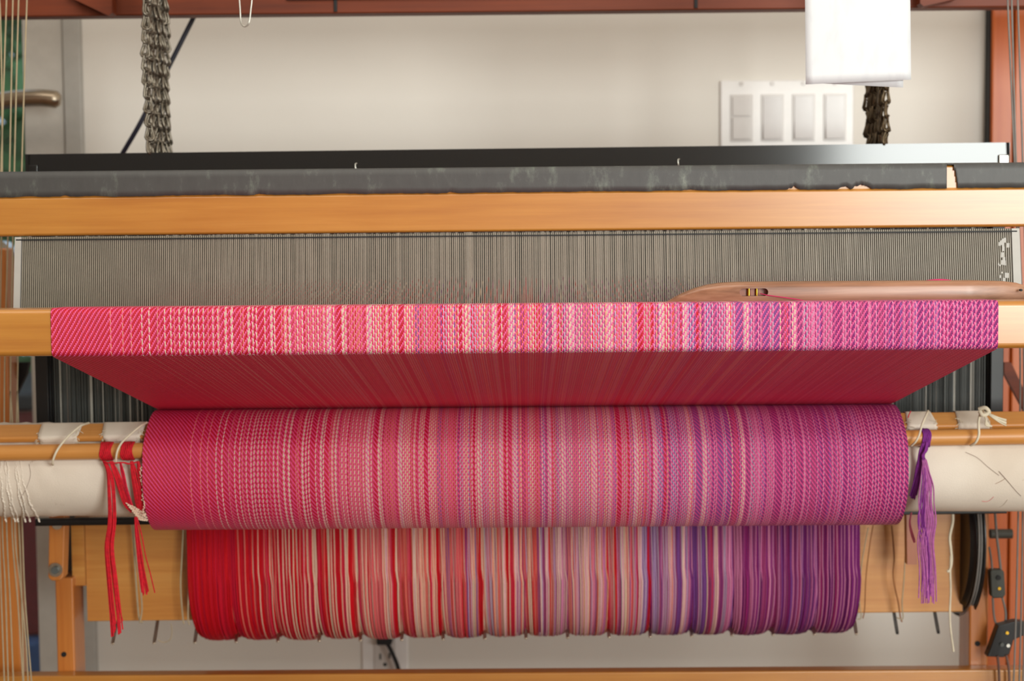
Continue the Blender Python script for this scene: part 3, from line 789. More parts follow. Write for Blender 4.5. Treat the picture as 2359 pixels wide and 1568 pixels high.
strands('short_tail', [(2100, 1180, 1.68), (2098, 1205, 1.68), (2104, 1232, 1.68), (2109, 1250, 1.68)], 'palepink', e, 5, 2.2, 0.0006, 17)

# ------------------------------------------------------------------ beater with its reed
def Yr(z): return 1.578+0.15*(z-H)
beater = empty('beater', (0, 1.6, H-0.12), 'wooden beater rail with a worn black tape band along its top', 'beater')
YF = 1.584
zA, zB_, zT = zat(1180, 533, YF), zat(1180, 447, YF), zat(1180, 389, YF)
m = MB()
prof = [(0, zA+0.003), (0.001, zA+0.0008), (0.003, zA), (0.030, zA), (0.030, zT), (0.004, zT), (0.0015, zT-0.002), (0.0015, zB_+0.0015), (0.0, zB_)]
sl = -0.0009
m.sweep([(a, b) for a, b in prof], [(-0.78, YF, 0-sl*-0.78), (0.78, YF, 0-sl*0.78)])
o = m.build('top_rail', 'wood', beater, smooth=False, bevel=0.0012, segs=3) 
m = MB(); m.sweep(rrect(0.03, 0.028, 0.003), [(-0.78, 1.582, H-0.091), (0.78, 1.582, H-0.091)]); m.build('race_board', 'wood', beater, wn=True)
# tape band with ragged, peeled lower edge
m = MB(); rr = random.Random(31); ncol = 1400; vs = []; fs = []
pxs = [-250+2860*k/ncol for k in range(ncol+1)]
def tape_lo(px):
    base = 2.2*noise.noise(Vector((px*0.02, 0.3, 0)))+1.0*noise.noise(Vector((px*0.09, 1.3, 0)))
    for c, w_, h in ((1828, 14, 10), (1945, 15, 9), (1985, 24, 14), (1040, 10, 4), (600, 14, 3), (1590, 20, 4), (150, 10, 4)):
        if abs(px-c) < w_: base = min(base, -h*(1-(abs(px-c)/w_)**2)*(0.7+0.5*noise.noise(Vector((px*0.15, 5, 0)))))
    return base
for px in pxs:
    rollpy = -(px-1180)*0.0093
    lo = 443+rollpy+max(-14, min(3.5, tape_lo(px)))
    hi = 388+rollpy
    for k in range(5):
        py = lo+(hi-lo)*k/4.0; p = at(px, py, YF-0.0006); vs.append((p.x, p.y, p.z))
    p = at(px, hi, YF-0.0006); vs.append((p.x, p.y+0.0025, p.z+0.0012)); vs.append((p.x, p.y+0.03, p.z+0.0014))
for k in range(ncol):
    px = (pxs[k]+pxs[k+1])/2
    for j in range(6):
        if j < 4:
            py = 443-55*(j+0.5)/4.0
            left, right = 2181+ (py-388)*-0.02, 2197+(py-388)*0.18
            if left < px < right: continue
        fs.append((k*7+j, (k+1)*7+j, (k+1)*7+j+1, k*7+j+1))
m.add(vs, fs); o = m.build('tape_band', 'tape', beater); o['label'] = 'scuffed black friction tape peeling along its lower edge'
sm = o.modifiers.new('thick', 'SOLIDIFY'); sm.thickness = 0.0009; sm.offset = 0

reed = empty('reed', (0, 1.575, H-0.1), 'long steel reed of fine upright wires under the beater rail', 'reed')
zr0, zr1 = H-0.102, zat(1180, 536, 1.58)
X0, X1 = xat(47.5, 620, 1.572), xat(2333, 612, 1.572); NW = 480
m = MB()
for k in range(NW):
    x = X0+(X1-X0)*(k+0.5)/NW; hw = 0.00048
    m.add([(x-hw, Yr(zr0), zr0), (x+hw, Yr(zr0), zr0), (x+hw, Yr(zr0)+0.004, zr0), (x-hw, Yr(zr0)+0.004, zr0), (x-hw, Yr(zr1), zr1), (x+hw, Yr(zr1), zr1), (x+hw, Yr(zr1)+0.004, zr1), (x-hw, Yr(zr1)+0.004, zr1)],
          [(0, 1, 5, 4), (1, 2, 6, 5), (3, 0, 4, 7), (4, 5, 6, 7)])
o = m.build('reed_wires', 'reed', reed, smooth=False); o['kind'] = 'stuff'
zk = zat(1180, 542.5, 1.576)
m = MB(); m.box((X0-0.006, Yr(zk)-0.0012, zk-0.0007), (X1+0.006, Yr(zk)+0.006, zk+0.0007)); m.build('top_binding', 'matteblack', reed, smooth=False)
m = MB(); m.box((X0-0.006, Yr(zr0)-0.0012, zr0), (X1+0.006, Yr(zr0)+0.006, zr0+0.006)); m.build('bottom_binding', 'black', reed, smooth=False)
for a, b in ((X0-0.0072, X0-0.0006), (X1+0.0006, X1+0.0085)):
    m = MB(); y0, y1 = Yr(zr0), Yr(zr1)
    m.add([(a, y0-0.001, zr0), (b, y0-0.001, zr0), (b, y0+0.005, zr0), (a, y0+0.005, zr0), (a, y1-0.001, zr1), (b, y1-0.001, zr1), (b, y1+0.005, zr1), (a, y1+0.005, zr1)],
          [(0, 3, 2, 1), (4, 5, 6, 7), (0, 1, 5, 4), (1, 2, 6, 5), (2, 3, 7, 6), (3, 0, 4, 7)])
    m.build('end_bar', 'alum_d', reed, smooth=False)
# scraps of glue on the reed near its right end
m = MB(); rr = random.Random(77)
for k in range(26):
    px = 2312+rr.gauss(0, 5); py = 545+rr.random()*120; p = at(px, py, 1.5735)
    s_ = rr.uniform(0.0006, 0.0022); z_ = p.z; y_ = Yr(z_)-0.0004
    m.box((p.x-s_*0.7, y_, z_-s_), (p.x+s_*0.7, y_+0.0006, z_+s_*1.4))
m.build('glue_specks', 'alum_d', reed, smooth=False)

# ------------------------------------------------------------------ harness shafts with heddles
def make_shaft(i, lab):
    Y = 1.815+0.010*i
    if i == 0: A, B = at(60, 384, Y), at(2325, 357, Y)
    else:
        A, B = at(60, 384, 1.815), at(2325, 357, 1.815); A = Vector((A.x, Y, A.z-0.002)); B = Vector((B.x, Y, B.z-0.002))
    e = empty('harness_shaft', ((A.x+B.x)/2, Y, H-0.3), lab, 'harness shaft', 'harness shafts behind the beater')
    m = MB(); m.sweep([(0.0025, -0.0155), (0.0025, 0.0145), (-0.0025, 0.0145), (-0.0025, -0.0155)], [A, B]); o = m.build('top_bar', 'steel', e, smooth=False)
    zb = H-0.255
    m = MB(); m.sweep(rrect(0.005, 0.02, 0.001, 2), [Vector((A.x, Y, zb)), Vector((B.x, Y, zb))]); m.build('bottom_bar', 'black', e)
    for p, s_ in ((A, 1), (B, -1)):
        lo, hi = sorted((p.x+s_*0.004, p.x+s_*0.019))
        boxo('end_strut', (lo, Y-0.001, zb+0.0101), (hi, Y+0.0025, p.z-0.0157), 'black', e, 0.0008)
    rr = random.Random(50+i); m = MB(); m2 = MB(); x = A.x+0.024
    while x < B.x-0.026:
        f = (x-A.x)/(B.x-A.x)
        edge = min(f, 1-f)
        x += rr.uniform(0.0016, 0.0042) if edge < 0.13 else rr.uniform(0.004, 0.012)
        mm = m2 if (rr.random() < (0.5 if 0.15 < f < 0.84 else 0.12)) else m
        hw = rr.uniform(0.0005, 0.0012) if 0.15 < f < 0.84 else rr.uniform(0.0004, 0.0008)
        mm.add([(x-hw, Y, zb+0.01), (x+hw, Y, zb+0.01), (x+hw+rr.uniform(-.001, .001), Y, A.z-0.0156), (x-hw, Y, A.z-0.0156)], [(0, 1, 2, 3)])
        mm.add([(x, Y+0.0008, zb+0.01), (x, Y-0.0008, zb+0.01), (x, Y-0.0008, A.z-0.0156), (x, Y+0.0008, A.z-0.0156)], [(0, 1, 2, 3)])
    o = m.build('heddles', 'heddle', e, smooth=False); o['kind'] = 'stuff'
    o = m2.build('pale_heddles', 'heddle_w', e, smooth=False); o['kind'] = 'stuff'
    if i == 0:
        for px, py in ((820, 384), (1563, 374)):
            p = at(px, py, Y-0.0028); m = MB(); m.tube(bez([p+Vector((0.0012, 0, 0.004)), p+Vector((-0.0006, -0.0012, 0.003)), p+Vector((-0.0004, -0.0014, -0.002)), p+Vector((0.0006, 0, -0.008))], 4), 0.0009, 6)
            m.build('bar_hook', 'bright', e)
        p = at(2312, 364, Y-0.0035); m = MB(); m.box((p.x-0.0062, Y-0.006, p.z-0.009), (p.x+0.0062, Y-0.0026, p.z+0.004)); o = m.build('end_clip', 'bright', e, bevel=0.0015); o['label'] = 'shiny steel end clip'
        p = at(75, 386, Y-0.0035); m = MB(); m.box((p.x-0.0062, Y-0.005, p.z-0.008), (p.x+0.0062, Y-0.0026, p.z+0.003)); m.build('end_clip', 'steel', e, bevel=0.001)
    return A, B, Y
ends = []
ends.append(make_shaft(0, 'front steel harness shaft, dark at the left and silvery at the right, above the beater'))
for i in range(1, 8):
    ends.append(make_shaft(i, 'steel harness shaft hidden behind the front one, its heddles showing through the reed'))

# lifting chains: two bundles of eight
def link_mesh():
    m = MB(); pts = []
    w1, w2, L = 0.0026, 0.0050, 0.0188
    prof = [(0, L*0.52, 0), (w1*0.8, L*0.45, 0.0006), (w1, L*0.2, 0.0014), (w2*0.8, -L*0.1, 0.0016), (w2, -L*0.32, 0.001), (w2*0.7, -L*0.47, 0.0), (0, -L*0.52, -0.0006)]
    left = [(-x, z, y) for x, z, y in prof[1:-1]][::-1]
    ring = [Vector((x, y, z)) for x, z, y in prof+left]
    m.tube([ring[k] for k in range(len(ring))], 0.0015, 6, closed=True)
    m.tube([Vector((v.x*0.55, v.y-0.0012, v.z*0.62-0.002)) for v in ring], 0.0011, 5, closed=True)
    # small cross-over loop at the top that grips the next link
    m.tube([(0.0020*math.cos(t), -0.0014+0.0022*math.sin(t), L*0.5+0.0014*math.sin(t)) for t in [2*PI*k/12 for k in range(12)]], 0.0008, 5, closed=True)
    return m
ORD = ('first', 'second', 'third', 'fourth', 'fifth', 'sixth', 'seventh', 'eighth')
def chains(pxnear, side, matname, label_side, count_from):
    lm = link_mesh(); proto = lm.build('chain_link', matname, center=False); me = proto.data
    bpy.data.objects.remove(proto)
    Xn = xat(pxnear, 330, 1.815)
    for i in range(8):
        Y = 1.815+0.010*i
        X = Xn + side*0.0008*i; rr = random.Random(i*7+(1 if side > 0 else 2))
        ztop = zat(pxnear, -120, Y); zb = ends[0][0].lerp(ends[0][1], (X-ends[0][0].x)/(ends[0][1].x-ends[0][0].x)).z+0.0165
        if i > 0: zb = ends[i][0].lerp(ends[i][1], (X-ends[i][0].x)/(ends[i][1].x-ends[i][0].x)).z+0.0165
        e = empty('lifting_chain', (X, Y, zb), f'steel lifting chain, {ORD[i]} from the front in the {label_side} bundle', 'chain', f'lifting chains in the {label_side} bundle')
        z = zb+0.006; k = 0
        while z < ztop:
            o = bpy.data.objects.new('chain_link', me); COL.objects.link(o)
            sway = 0.0013*math.sin(z*40+i*2)
            o.location = (X+sway, Y, z)
            o.rotation_euler = (rr.uniform(-0.15, 0.15), rr.uniform(-0.12, 0.12), (0.35 if k % 2 else 1.15)+rr.uniform(-0.3, 0.3)+i*0.4)
            o.parent = e; o.matrix_parent_inverse = ROOTM[e.name].inverted()
            z += 0.0161; k += 1
chains(343, 1, 'chain', 'left', 0)
chains(2040, -1, 'chain_dark', 'right', 0)

# ------------------------------------------------------------------ warp beam, warp, brake
TILT = -0.0042      # the beam rises a little more to the right than the rest of the loom
WA = Vector((0, 1.955, H-0.416)); RW = 0.085
def tz(x): return -TILT*x
wb = empty('warp_beam', (0, 1.955, H-0.47), 'wooden sectional warp beam with dark wire pegs behind the cloth roll', 'beam')
xA, xB = xat(201, 1400, 1.90), xat(2218, 1390, 1.90)
zc_t, zc_b = H-0.335, H-0.4655
m = MB(); m.sweep([(0, zc_b), (0.11, zc_b), (0.11, zc_t), (0, zc_t)], [(xA, 1.90, tz(xA)), (xB, 1.90, tz(xB))]); m.build('beam_board', 'ply', wb, smooth=False, bevel=0.002)
xA2 = xat(166, 1300, 1.895)
m = MB(); zz = zat(180, 1350, 1.895)
m.sweep([(0, zz-tz(xA2)), (0.06, zz-tz(xA2)), (0.06, zc_t), (0, zc_t)], [(xA2, 1.895, tz(xA2)), (xA-0.0005, 1.895, tz(xA))]); m.build('beam_end_block', 'ply', wb, smooth=False, bevel=0.002)
prism([(2088, 1150), (2116, 1150), (2113, 1300), (2090, 1300)], 1.84, 0.012).build('lease_stick', 'stick', wb)
# notch board on the right, dark slot behind it
PEGS = [265, 360, 453, 547.5, 643, 737.5, 832, 927, 1021.5, 1117, 1211.5, 1307, 1401.5, 1496, 1591, 1683, 1777, 1872, 1968, 2062, 2156]
for px in PEGS:
    py0 = 1440-(px-1180)*0.0133; 
    p1 = at(px-(px-1208)*0.003, py0-18, 1.925); p2 = at(px+(px-1208)*0.006, py0+30, 1.902)
    m = MB(); dx = Vector((0.0011, 0, 0)); dn = (p2-p1).normalized()
    m.tube(bez([p1-dx-dn*0.012, p1-dx, p2-dx-dn*0.002, p2, p2+dx-dn*0.002, p1+dx, p1+dx-dn*0.012], 3), 0.0010, 6)
    m.build('peg', 'matteblack' if px > 2000 else 'nickel', wb)
m = MB(); c = (xat(157, 1280, 1.93), 1.955, H-0.362); m.disc(c, (1, 0, 0), 0.078, 0.008, 64); m.build('end_disc', 'black', wb, bevel=0.001)
# brake drum with cable
drum = empty('brake_drum', (xat(2240, 1300, 1.9), 1.955, H-0.462), 'black brake drum with grey cable wound round it at the right end', 'drum')
xd0, xd1 = xat(2222, 1280, 1.87), xat(2258, 1280, 1.87)
m = MB(); cz = H-0.371
prof = [(xd0+0.003, 0.098), (xd0+0.007, 0.100), (xd0+0.009, 0.104), (xd1-0.004, 0.105), (xd1-0.002, 0.111), (xd1, 0.111)]
vs = []; fs = []; nn = 72
for x, r in prof:
    for k in range(nn): vs.append((x, 1.955+r*math.cos(2*PI*k/nn), cz+r*math.sin(2*PI*k/nn)))
for i in range(len(prof)-1):
    for k in range(nn): fs.append((i*nn+k, i*nn+(k+1) % nn, (i+1)*nn+(k+1) % nn, (i+1)*nn+k))
fs.append(tuple(range(nn-1, -1, -1))); fs.append(tuple(range((len(prof)-1)*nn, len(prof)*nn)))
m.add(vs, fs); m.build('drum_body', 'black', drum, bevel=0.0005)
m = MB()
for q in range(3):
    x = xd0+0.0115+q*0.003
    m.tube([(x+0.0004*math.sin(3*t), 1.955+0.1065*math.cos(t), cz+0.1065*math.sin(t)) for t in [2*PI*k/60 for k in range(60)]], 0.0013, 6, closed=True)
m.build('wound_cable', 'greycord', drum)
tb = empty('cable_tensioner', at(2298, 1344, 1.87), 'grey cable clamp on two grey cords at the right edge', 'tensioner')
subtube('cord', [(2279, 1260, ), (2284, 1290), (2286, 1318)], [1.86, 1.868, 1.87], 0.0013, 'greycord', tb)
subtube('cord', [(2290, 1150), (2296, 1230), (2302, 1280), (2306, 1318)], [1.87, 1.87, 1.87, 1.87], 0.0016, 'greycord', tb)
prism([(2281, 1316), (2286, 1312), (2309, 1312), (2314, 1317), (2317, 1370), (2311, 1377), (2290, 1378), (2284, 1373)], 1.864, 0.012).build('clamp_block', 'rubber', tb, bevel=0.0015)
m = MB(); m.disc(at(2300, 1330, 1.8635), (0, 1, 0), 0.003, 0.002, 14); m.build('clamp_screw', 'matteblack', tb)
m = MB(); m.disc(at(2302, 1355, 1.8635), (0, 1, 0), 0.002, 0.002, 14); m.build('clamp_screw', 'brass', tb)
subtube('cord', [(2287, 1376), (2289, 1410), (2293, 1432), (2300, 1448)], [1.87, 1.87, 1.87, 1.868], 0.0014, 'greycord', tb)
subtube('cord', [(2309, 1376), (2315, 1400), (2317, 1420), (2314, 1440)], [1.87, 1.87, 1.87, 1.868], 0.0014, 'greycord', tb)
br = empty('cable_bracket', at(2305, 1475, 1.86), 'tilted black metal bracket holding the grey cords', 'bracket')
prism([(2300, 1441), (2340, 1430), (2362, 1432), (2362, 1462), (2335, 1474), (2326, 1506), (2312, 1514), (2274, 1512), (2280, 1498)], 1.853, 0.014).build('bracket_plate', 'black', br, bevel=0.001)
m = MB(); m.disc(at(2320, 1457, 1.852), (0, 1, 0), 0.002, 0.002, 14); m.build('bracket_screw', 'brass', br)
m = MB(); m.disc(at(2308, 1484, 1.852), (0, 1, 0), 0.0024, 0.003, 14); m.build('bracket_pin', 'heddle', br)
m = MB(); m.disc(at(2322, 1486, 1.852), (0, 1, 0), 0.0022, 0.003, 14); m.build('bracket_pin', 'bright', br)
subtube('bracket_cord', [(2298, 1510), (2301, 1540), (2303, 1600)], [1.852]*3, 0.0016, 'hair', br)
subtube('bracket_cord', [(2318, 1508), (2324, 1540), (2326, 1600)], [1.852]*3, 0.0016, 'hair', br)

# the warp wound in sixteen sections, thread by thread
warp = empty('warp', (0, 1.955, H-0.502), 'red to purple striped warp yarn wound in sections on the rear beam', 'yarn')
zpeg = 1440
XP = [xat(px, 1455, 1.905) for px in PEGS[2:19]]
rr = random.Random(99)
for s_i in range(16):
    xa, xb = XP[s_i], XP[s_i+1]
    w_ = xb-xa; i0 = int(round(N*s_i/16.0)); i1 = int(round(N*(s_i+1)/16.0)); nt = i1-i0
    m = MB(); cols = []
    bulge = rr.uniform(0.0, 0.002)
    for t_i in range(nt):
        f = (t_i+0.5)/nt
        order = f+rr.uniform(-0.6, 0.6)/nt
        dr = -0.0045*abs(2*f-1)**4 + bulge*(1-(2*f-1)**2) + rr.uniform(-0.0006, 0.0006)
        hw = w_/nt*0.62
        pth = []
        lean = 0.0035*(1-f)**2
        for k in range(3):       # from the back roller down behind the tension rod
            q = 0.0; f_ = k/3.0
            pth.append((xa+0.0012-lean*1.6+f*(w_-0.0018), 2.02-(2.02-(WA.y-RW+0.004))*f_, H-0.12-(0.285-0.12)*f_))
        for k in range(7):       # straight run down
            z = H-0.295-(0.416-0.295)*k/7.0; q = k/7.0
            pth.append((xa+0.0012-lean*1.6*(1-q*0.3)+f*(w_-0.0018)+0.0004*math.sin(5*q+t_i), WA.y-(RW+dr), z))
        for k in range(19):
            a = R(210)*k/18.0; q = min(1, a/(PI/2))
            pth.append((xa+0.0012-lean*1.6*0.7*(1-q)+order*(w_-0.0028*q)+0.0006*q, WA.y-(RW+dr)*math.cos(a), WA.z-(RW+dr)*math.sin(a)))
        base = len(m.v); np_ = len(pth)
        for j, (x, y, z) in enumerate(pth):
            a_ = pth[max(0, j-1)]; b_ = pth[min(np_-1, j+1)]
            dy, dz = b_[1]-a_[1], b_[2]-a_[2]; L_ = math.hypot(dy, dz) or 1
            ny, nz = dz/L_, -dy/L_      # outward
            h_ = 0.0007
            zt_ = tz(x)
            m.v += [(x-hw, y-ny*0.0, z+zt_), (x-hw*0.5, y+ny*h_, z+nz*h_+zt_), (x+hw*0.5, y+ny*h_, z+nz*h_+zt_), (x+hw, y, z+zt_)]
        for j in range(np_-1):
            for q in range(3):
                m.f.append((base+j*4+q, base+(j+1)*4+q, base+(j+1)*4+q+1, base+j*4+q+1)); cols.append(WCOL[i0+t_i])
    m.build('warp_section', 'yarn', warp, colors=cols)
# the lower layers of yarn under the outermost threads
m = MB(); cols = []
pth = [(2.02-(2.02-(WA.y-RW+0.0075))*k/3.0, H-0.118-(0.285-0.118)*k/3.0) for k in range(3)]+[(WA.y-RW+0.0055, H-0.295), (WA.y-RW+0.0045, H-0.36)]
pth += [(WA.y-(RW-0.0042)*math.cos(R(210)*k/16), WA.z-(RW-0.0042)*math.sin(R(210)*k/16)) for k in range(17)]
for s_i in range(16):
    xa, xb = XP[s_i]+0.0022, XP[s_i+1]-0.0008; i0 = int(round(N*s_i/16.0)); i1 = int(round(N*(s_i+1)/16.0)); nt = i1-i0
    for t_i in range(nt):
        x_a, x_b = xa+(xb-xa)*t_i/nt, xa+(xb-xa)*(t_i+1)/nt; b = len(m.v)
        for y, z in pth: m.v += [(x_a, y, z+tz(x_a)), (x_b, y, z+tz(x_b))]
        for j in range(len(pth)-1): m.f.append((b+2*j, b+2*j+2, b+2*j+3, b+2*j+1)); cols.append(WCOL[min(N-1, i0+(t_i*7+3) % nt)])
m.build('inner_yarn_layers', 'yarn', warp, colors=cols)['kind'] = 'stuff'
# the warp sheet running from the reed through the heddles to the back roller
m = MB(); cols = []
for i in range(0, N, 2):
    x = XL+(XR-XL)*(i+0.5)/N; up = 0.010*((i//2) % 3-1)
    pth = [(x, 1.562, H-0.073), (x, 1.85, H-0.05+up), (x, 2.03, H-0.085), (x, 2.052, H-0.095), (x, 2.052, H-0.11)]
    b = len(m.v)
    for p in pth: m.v += [(p[0]-0.0004, p[1], p[2]), (p[0]+0.0004, p[1], p[2])]
    for j in range(4): m.f.append((b+2*j, b+2*j+2, b+2*j+3, b+2*j+1)); cols.append(WCOL[i])
o = m.build('warp_sheet', 'yarn', warp, colors=cols, smooth=False); o['kind'] = 'stuff'
m = MB(); m.tube([(-0.78, 2.045, H-0.112), (0.78, 2.045, H-0.112)], 0.022, 24); m.build('back_roller', 'wood', loom)
m = MB(); m.tube([(-0.56, 1.882, H-0.292), (0.56, 1.882, H-0.292)], 0.007, 16); m.build('tension_rod', 'black', loom)

# ------------------------------------------------------------------ strings hanging on the board
def loopstr(pp, Y, r, mat, lab, name='hanging_string', cat='string', group='strings around the warp beam'):
    m = MB(); m.tube(bez([at(a, b, Y) for a, b in pp], 5), r, 6); return tag(m.build(name, mat), lab, cat, group)
loopstr([(303, 1200), (309, 1270), (314, 1350), (320, 1420), (328, 1434)], 1.885, 0.0012, 'cord', 'cream string over the board, left strand behind the red tail')
loopstr([(308, 1200), (312, 1270), (322, 1340), (327, 1400), (322, 1434)], 1.882, 0.0010, 'cord', 'cream string over the board, right strand behind the red tail')
loopstr([(422, 1215), (419, 1280), (416, 1350), (421, 1420), (424, 1437)], 1.880, 0.0010, 'cord', 'cream string beside the red warp edge, left strand')
loopstr([(428, 1215), (431, 1280), (434, 1350), (433, 1420), (436, 1438)], 1.878, 0.0010, 'cord', 'cream string touching the red warp edge, right strand')
loopstr([(394, 1436), (396, 1455), (392, 1472), (378, 1479), (364, 1474)], 1.90, 0.0006, 'cord', 'small curl of cream string hanging by the second peg')
loopstr([(2012, 1205), (2003, 1260), (1995, 1330), (1992, 1400), (1988, 1424)], 1.880, 0.0007, 'brownstring', 'thin brown string just right of the purple warp edge')
loopstr([(2000, 1215), (1985, 1300), (1980, 1380), (1984, 1420), (1975, 1426)], 1.880, 0.0007, 'cord', 'thin pale string just right of the purple warp edge')
loopstr([(2054, 1210), (2060, 1280), (2058, 1330), (2070, 1390), (2074, 1420), (2078, 1432)], 1.880, 0.0009, 'brownstring', 'brown string with a knot near the right pegs')
loopstr([(2090, 1200), (2086, 1270), (2082, 1340), (2078, 1390), (2080, 1424), (2066, 1422)], 1.878, 0.0008, 'cord', 'pale string beside the brown stick at the right')
for a, b in ((1983, 1421), (2070, 1424), (2076, 1434)):
    pass
loopstr([(2194, 1172), (2195, 1200), (2188, 1235), (2190, 1262), (2192, 1290), (2188, 1312), (2182, 1316)], 1.84, 0.0017, 'string', 'short thick tail of the white string on the right board')
loopstr([(2190, 1280), (2189, 1320), (2190, 1360), (2188, 1410), (2190, 1450), (2197, 1500)], 1.84, 0.0012, 'string', 'long white string hanging in front of the right board')

# ------------------------------------------------------------------ treadle cords at both sides
LC = [([(-8, -40), (1, 44), (5, 399), (-2, 900), (-2, 1205), (11, 1600)], 'outermost beige cord at the left edge'),
      ([(16, -40), (14, 30), (4, 340), (-6, 700), (5, 1205), (12, 1350), (20, 1600)], 'second beige cord from the left edge'),
      ([(31, -40), (29, 30), (22, 400), (10, 900), (15, 1205), (24, 1400), (32, 1600)], 'third beige cord from the left edge'),
      ([(45, -40), (42, 30), (33, 400), (24, 900), (27, 1205), (42, 1400), (55, 1600)], 'fourth beige cord from the left edge'),
      ([(64, -40), (61, 30), (50, 400), (40, 900), (34, 1205), (45, 1330), (60, 1480), (66, 1600)], 'fifth beige cord from the left edge, nearest the chains above'),
      ([(24, 900), (43, 1205), (50, 1380), (55, 1600)], 'beige cord crossing behind another low at the left'),
      ([(40, 900), (51, 1205), (58, 1380), (75, 1600)], 'rightmost beige cord low at the left')]
for pp, lab in LC:
    m = MB(); m.tube(bez([at(a, b, 1.80) for a, b in pp], 8), 0.0009, 6); tag(m.build('treadle_cord', 'cord'), lab, 'cord', 'treadle cords at the left')
RCD = [([(2320, -40), (2322, 16), (2337, 375), (2350, 800), (2346, 1170), (2340, 1430), (2334, 1600)], 'grey cord nearest the wall at the right edge'),
       ([(2329, -40), (2331, 16), (2341, 375), (2358, 800), (2356, 1170), (2352, 1430), (2347, 1600)], 'middle grey cord at the right edge'),
       ([(2343, -40), (2345, 10), (2356, 375), (2366, 800), (2362, 1170), (2360, 1430), (2356, 1600)], 'outermost grey cord at the right edge')]
for pp, lab in RCD:
    m = MB(); m.tube(bez([at(a, b, 1.80) for a, b in pp], 8), 0.0011, 6); tag(m.build('treadle_cord', 'greycord'), lab, 'cord', 'treadle cords at the right')

# ------------------------------------------------------------------ wire hook and folded paper in front of the castle
m = MB(); m.tube(bez([at(548, -90, 1.76), at(551, -10, 1.76), at(553, 20, 1.76), at(554.5, 46, 1.76), at(558, 57, 1.76), at(564, 60.5, 1.76), at(571, 57, 1.76), at(575, 46, 1.76), at(578, 20, 1.76), at(581, -10, 1.76), at(585, -90, 1.76)], 6), 0.00085, 8)
tag(m.build('wire_hook', 'bright'), 'thin steel wire hook hanging below the top beam', 'hook')
pe = empty('folded_paper', at(1975, 200, 1.60), 'folded white paper sheet hanging in front of the right chains', 'paper')
def sheet(name, c, Y, bend, par):
    (x00, y00), (x10, y10), (x11, y11), (x01, y01) = c; m = MB(); vs = []; fs = []; nx, ny = 14, 16
    for j in range(ny+1):
        for i in range(nx+1):
            u, v = i/nx, j/ny
            px = (x00*(1-u)+x10*u)*(1-v)+(x01*(1-u)+x11*u)*v; py = (y00*(1-u)+y10*u)*(1-v)+(y01*(1-u)+y11*u)*v
            p = at(px, py, Y); vs.append((p.x, p.y+bend*math.sin(PI*u)+0.002*v*v, p.z))
    for j in range(ny):
        for i in range(nx): fs.append((j*(nx+1)+i, (j+1)*(nx+1)+i, (j+1)*(nx+1)+i+1, j*(nx+1)+i+1))
    m.add(vs, fs); o = m.build(name, 'paper', par); s = o.modifiers.new('thick', 'SOLIDIFY'); s.thickness = 0.00025; return o
sheet('front_leaf', ((1853, -150), (2095, -150), (2100, 183), (1857, 194)), 1.598, -0.002, pe)
sheet('back_leaf', ((1862, -150), (2080, -150), (2082, 201), (1862, 190)), 1.602, 0.001, pe)

# ------------------------------------------------------------------ shuttle
YS = 1.45
sh = empty('shuttle', (xat(1950, 690, YS), YS, H-0.062), 'walnut boat shuttle lying on the cloth before the reed at the right', 'shuttle')
xs0, xs1 = xat(1532, 698, YS), xat(2425, 690, YS)
topc = [(1532, 700), (1545, 693), (1560, 684), (1580, 674), (1605, 664), (1635, 656), (1665, 651.5), (1700, 649.5), (1800, 648.5), (1950, 647.5), (2100, 646.5), (2250, 645.5), (2320, 647.5), (2350, 651), (2380, 660), (2405, 674), (2425, 690)]
zbase = H-0.0625
secs = []
def interp(tab, x):
    for (a, b), (c, d) in zip(tab, tab[1:]):
        if x <= c: return b+(d-b)*(x-a)/(c-a)
    return tab[-1][1]
m = MB(); ns = 120; npf = 24; vs = []; fs = []
for k in range(ns+1):
    px = 1532+(2425-1532)*k/ns
    zt_ = zat(px, interp(topc, px), YS+0.004); x = xat(px, 670, YS)
    hgt = max(0.0006, zt_-zbase)
    d1 = min((px-1532)/190.0, (2425-px)/190.0); wd = 0.019*max(0.04, min(1, d1))**0.5
    for q in range(npf):
        a = 2*PI*q/npf; ca_, sa_ = math.cos(a), math.sin(a)
        ex = 0.42
        y = YS+0.019+wd*(abs(ca_)**ex)*(1 if ca_ > 0 else -1); z = zbase+hgt/2+hgt/2*(abs(sa_)**ex)*(1 if sa_ > 0 else -1)
        vs.append((x, y, z))
for k in range(ns):
    for q in range(npf): fs.append((k*npf+q, k*npf+(q+1) % npf, (k+1)*npf+(q+1) % npf, (k+1)*npf+q))
fs.append(tuple(range(npf-1, -1, -1))); fs.append(tuple(range(ns*npf, (ns+1)*npf)))
m.add(vs, fs); body = m.build('shuttle_body', 'walnut', sh)
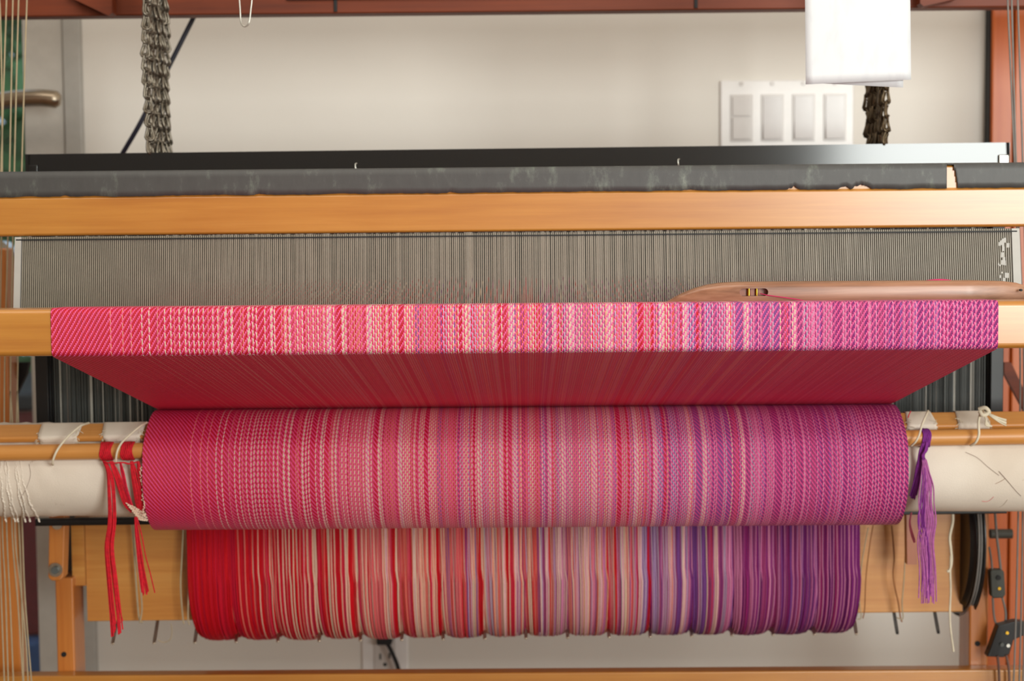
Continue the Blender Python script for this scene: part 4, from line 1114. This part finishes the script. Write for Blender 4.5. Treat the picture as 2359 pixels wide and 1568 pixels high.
# eye slot cut into the side
def capsule(xc, zc, hl, r, y0, y1, n=12):
    m = MB(); prof = [(xc+hl+r*math.cos(a), zc+r*math.sin(a)) for a in [-PI/2+PI*k/n for k in range(n+1)]]+[(xc-hl+r*math.cos(a), zc+r*math.sin(a)) for a in [PI/2+PI*k/n for k in range(n+1)]]
    L = len(prof); m.add([(x, y0, z) for x, z in prof]+[(x, y1, z) for x, z in prof], [tuple(range(L)), tuple(range(2*L-1, L-1, -1))]+[((i+1) % L, i, L+i, L+(i+1) % L) for i in range(L)]); return m
pe_ = at(1737, 673, YS)
cut = capsule(pe_.x, pe_.z, 0.0098, 0.0036, YS-0.01, YS+0.010).build('cutter', 'walnut', smooth=False)
bm_ = body.modifiers.new('eye', 'BOOLEAN'); bm_.object = cut; bm_.operation = 'DIFFERENCE'; bm_.solver = 'EXACT'
dg = bpy.context.evaluated_depsgraph_get(); newme = bpy.data.meshes.new_from_object(body.evaluated_get(dg))
body.modifiers.clear(); body.data = newme; newme.set_sharp_from_angle(angle=R(42)); bpy.data.objects.remove(cut)
capsule(pe_.x, pe_.z, 0.0098, 0.0034, YS+0.0085, YS+0.0098).build('eye_socket', 'stick', sh, smooth=False)
for dx_, w_ in ((-0.0040, 0.0013), (0.0035, 0.0009)):
    m = MB(); m.tube([(pe_.x+dx_, YS+0.006, pe_.z-0.0033), (pe_.x+dx_, YS+0.006, pe_.z+0.0033)], w_, 10); m.build('brass_guide', 'brass', sh)
p = at(2352, 668, YS+0.0025); m = MB(); m.disc((p.x, YS+0.003, p.z), (0, 1, 0), 0.0011, 0.004, 12); m.build('pin_hole', 'matteblack', sh)
m = MB(); m.tube(bez([at(1752, 676, YS+0.004), at(1770, 680, YS-0.001), at(1800, 684, YS-0.004), at(1840, 690, YS-0.006), at(1870, 697, YS-0.008)], 5), 0.00045, 6)
tag(m.build('weft_thread', 'magenta'), 'thin magenta weft thread running out of the shuttle eye', 'thread')
m = MB(); pb = [at(px, py, YS+0.02) for px, py in ((2110, 653), (2130, 649.5), (2160, 646.8), (2190, 648), (2210, 653))]
m.tube(bez(pb, 4), [0.0008+0.0011*math.sin(PI*k/16) for k in range(17)], 10)
tag(m.build('bobbin', 'magenta'), 'magenta wound bobbin barely showing over the shuttle top', 'bobbin')
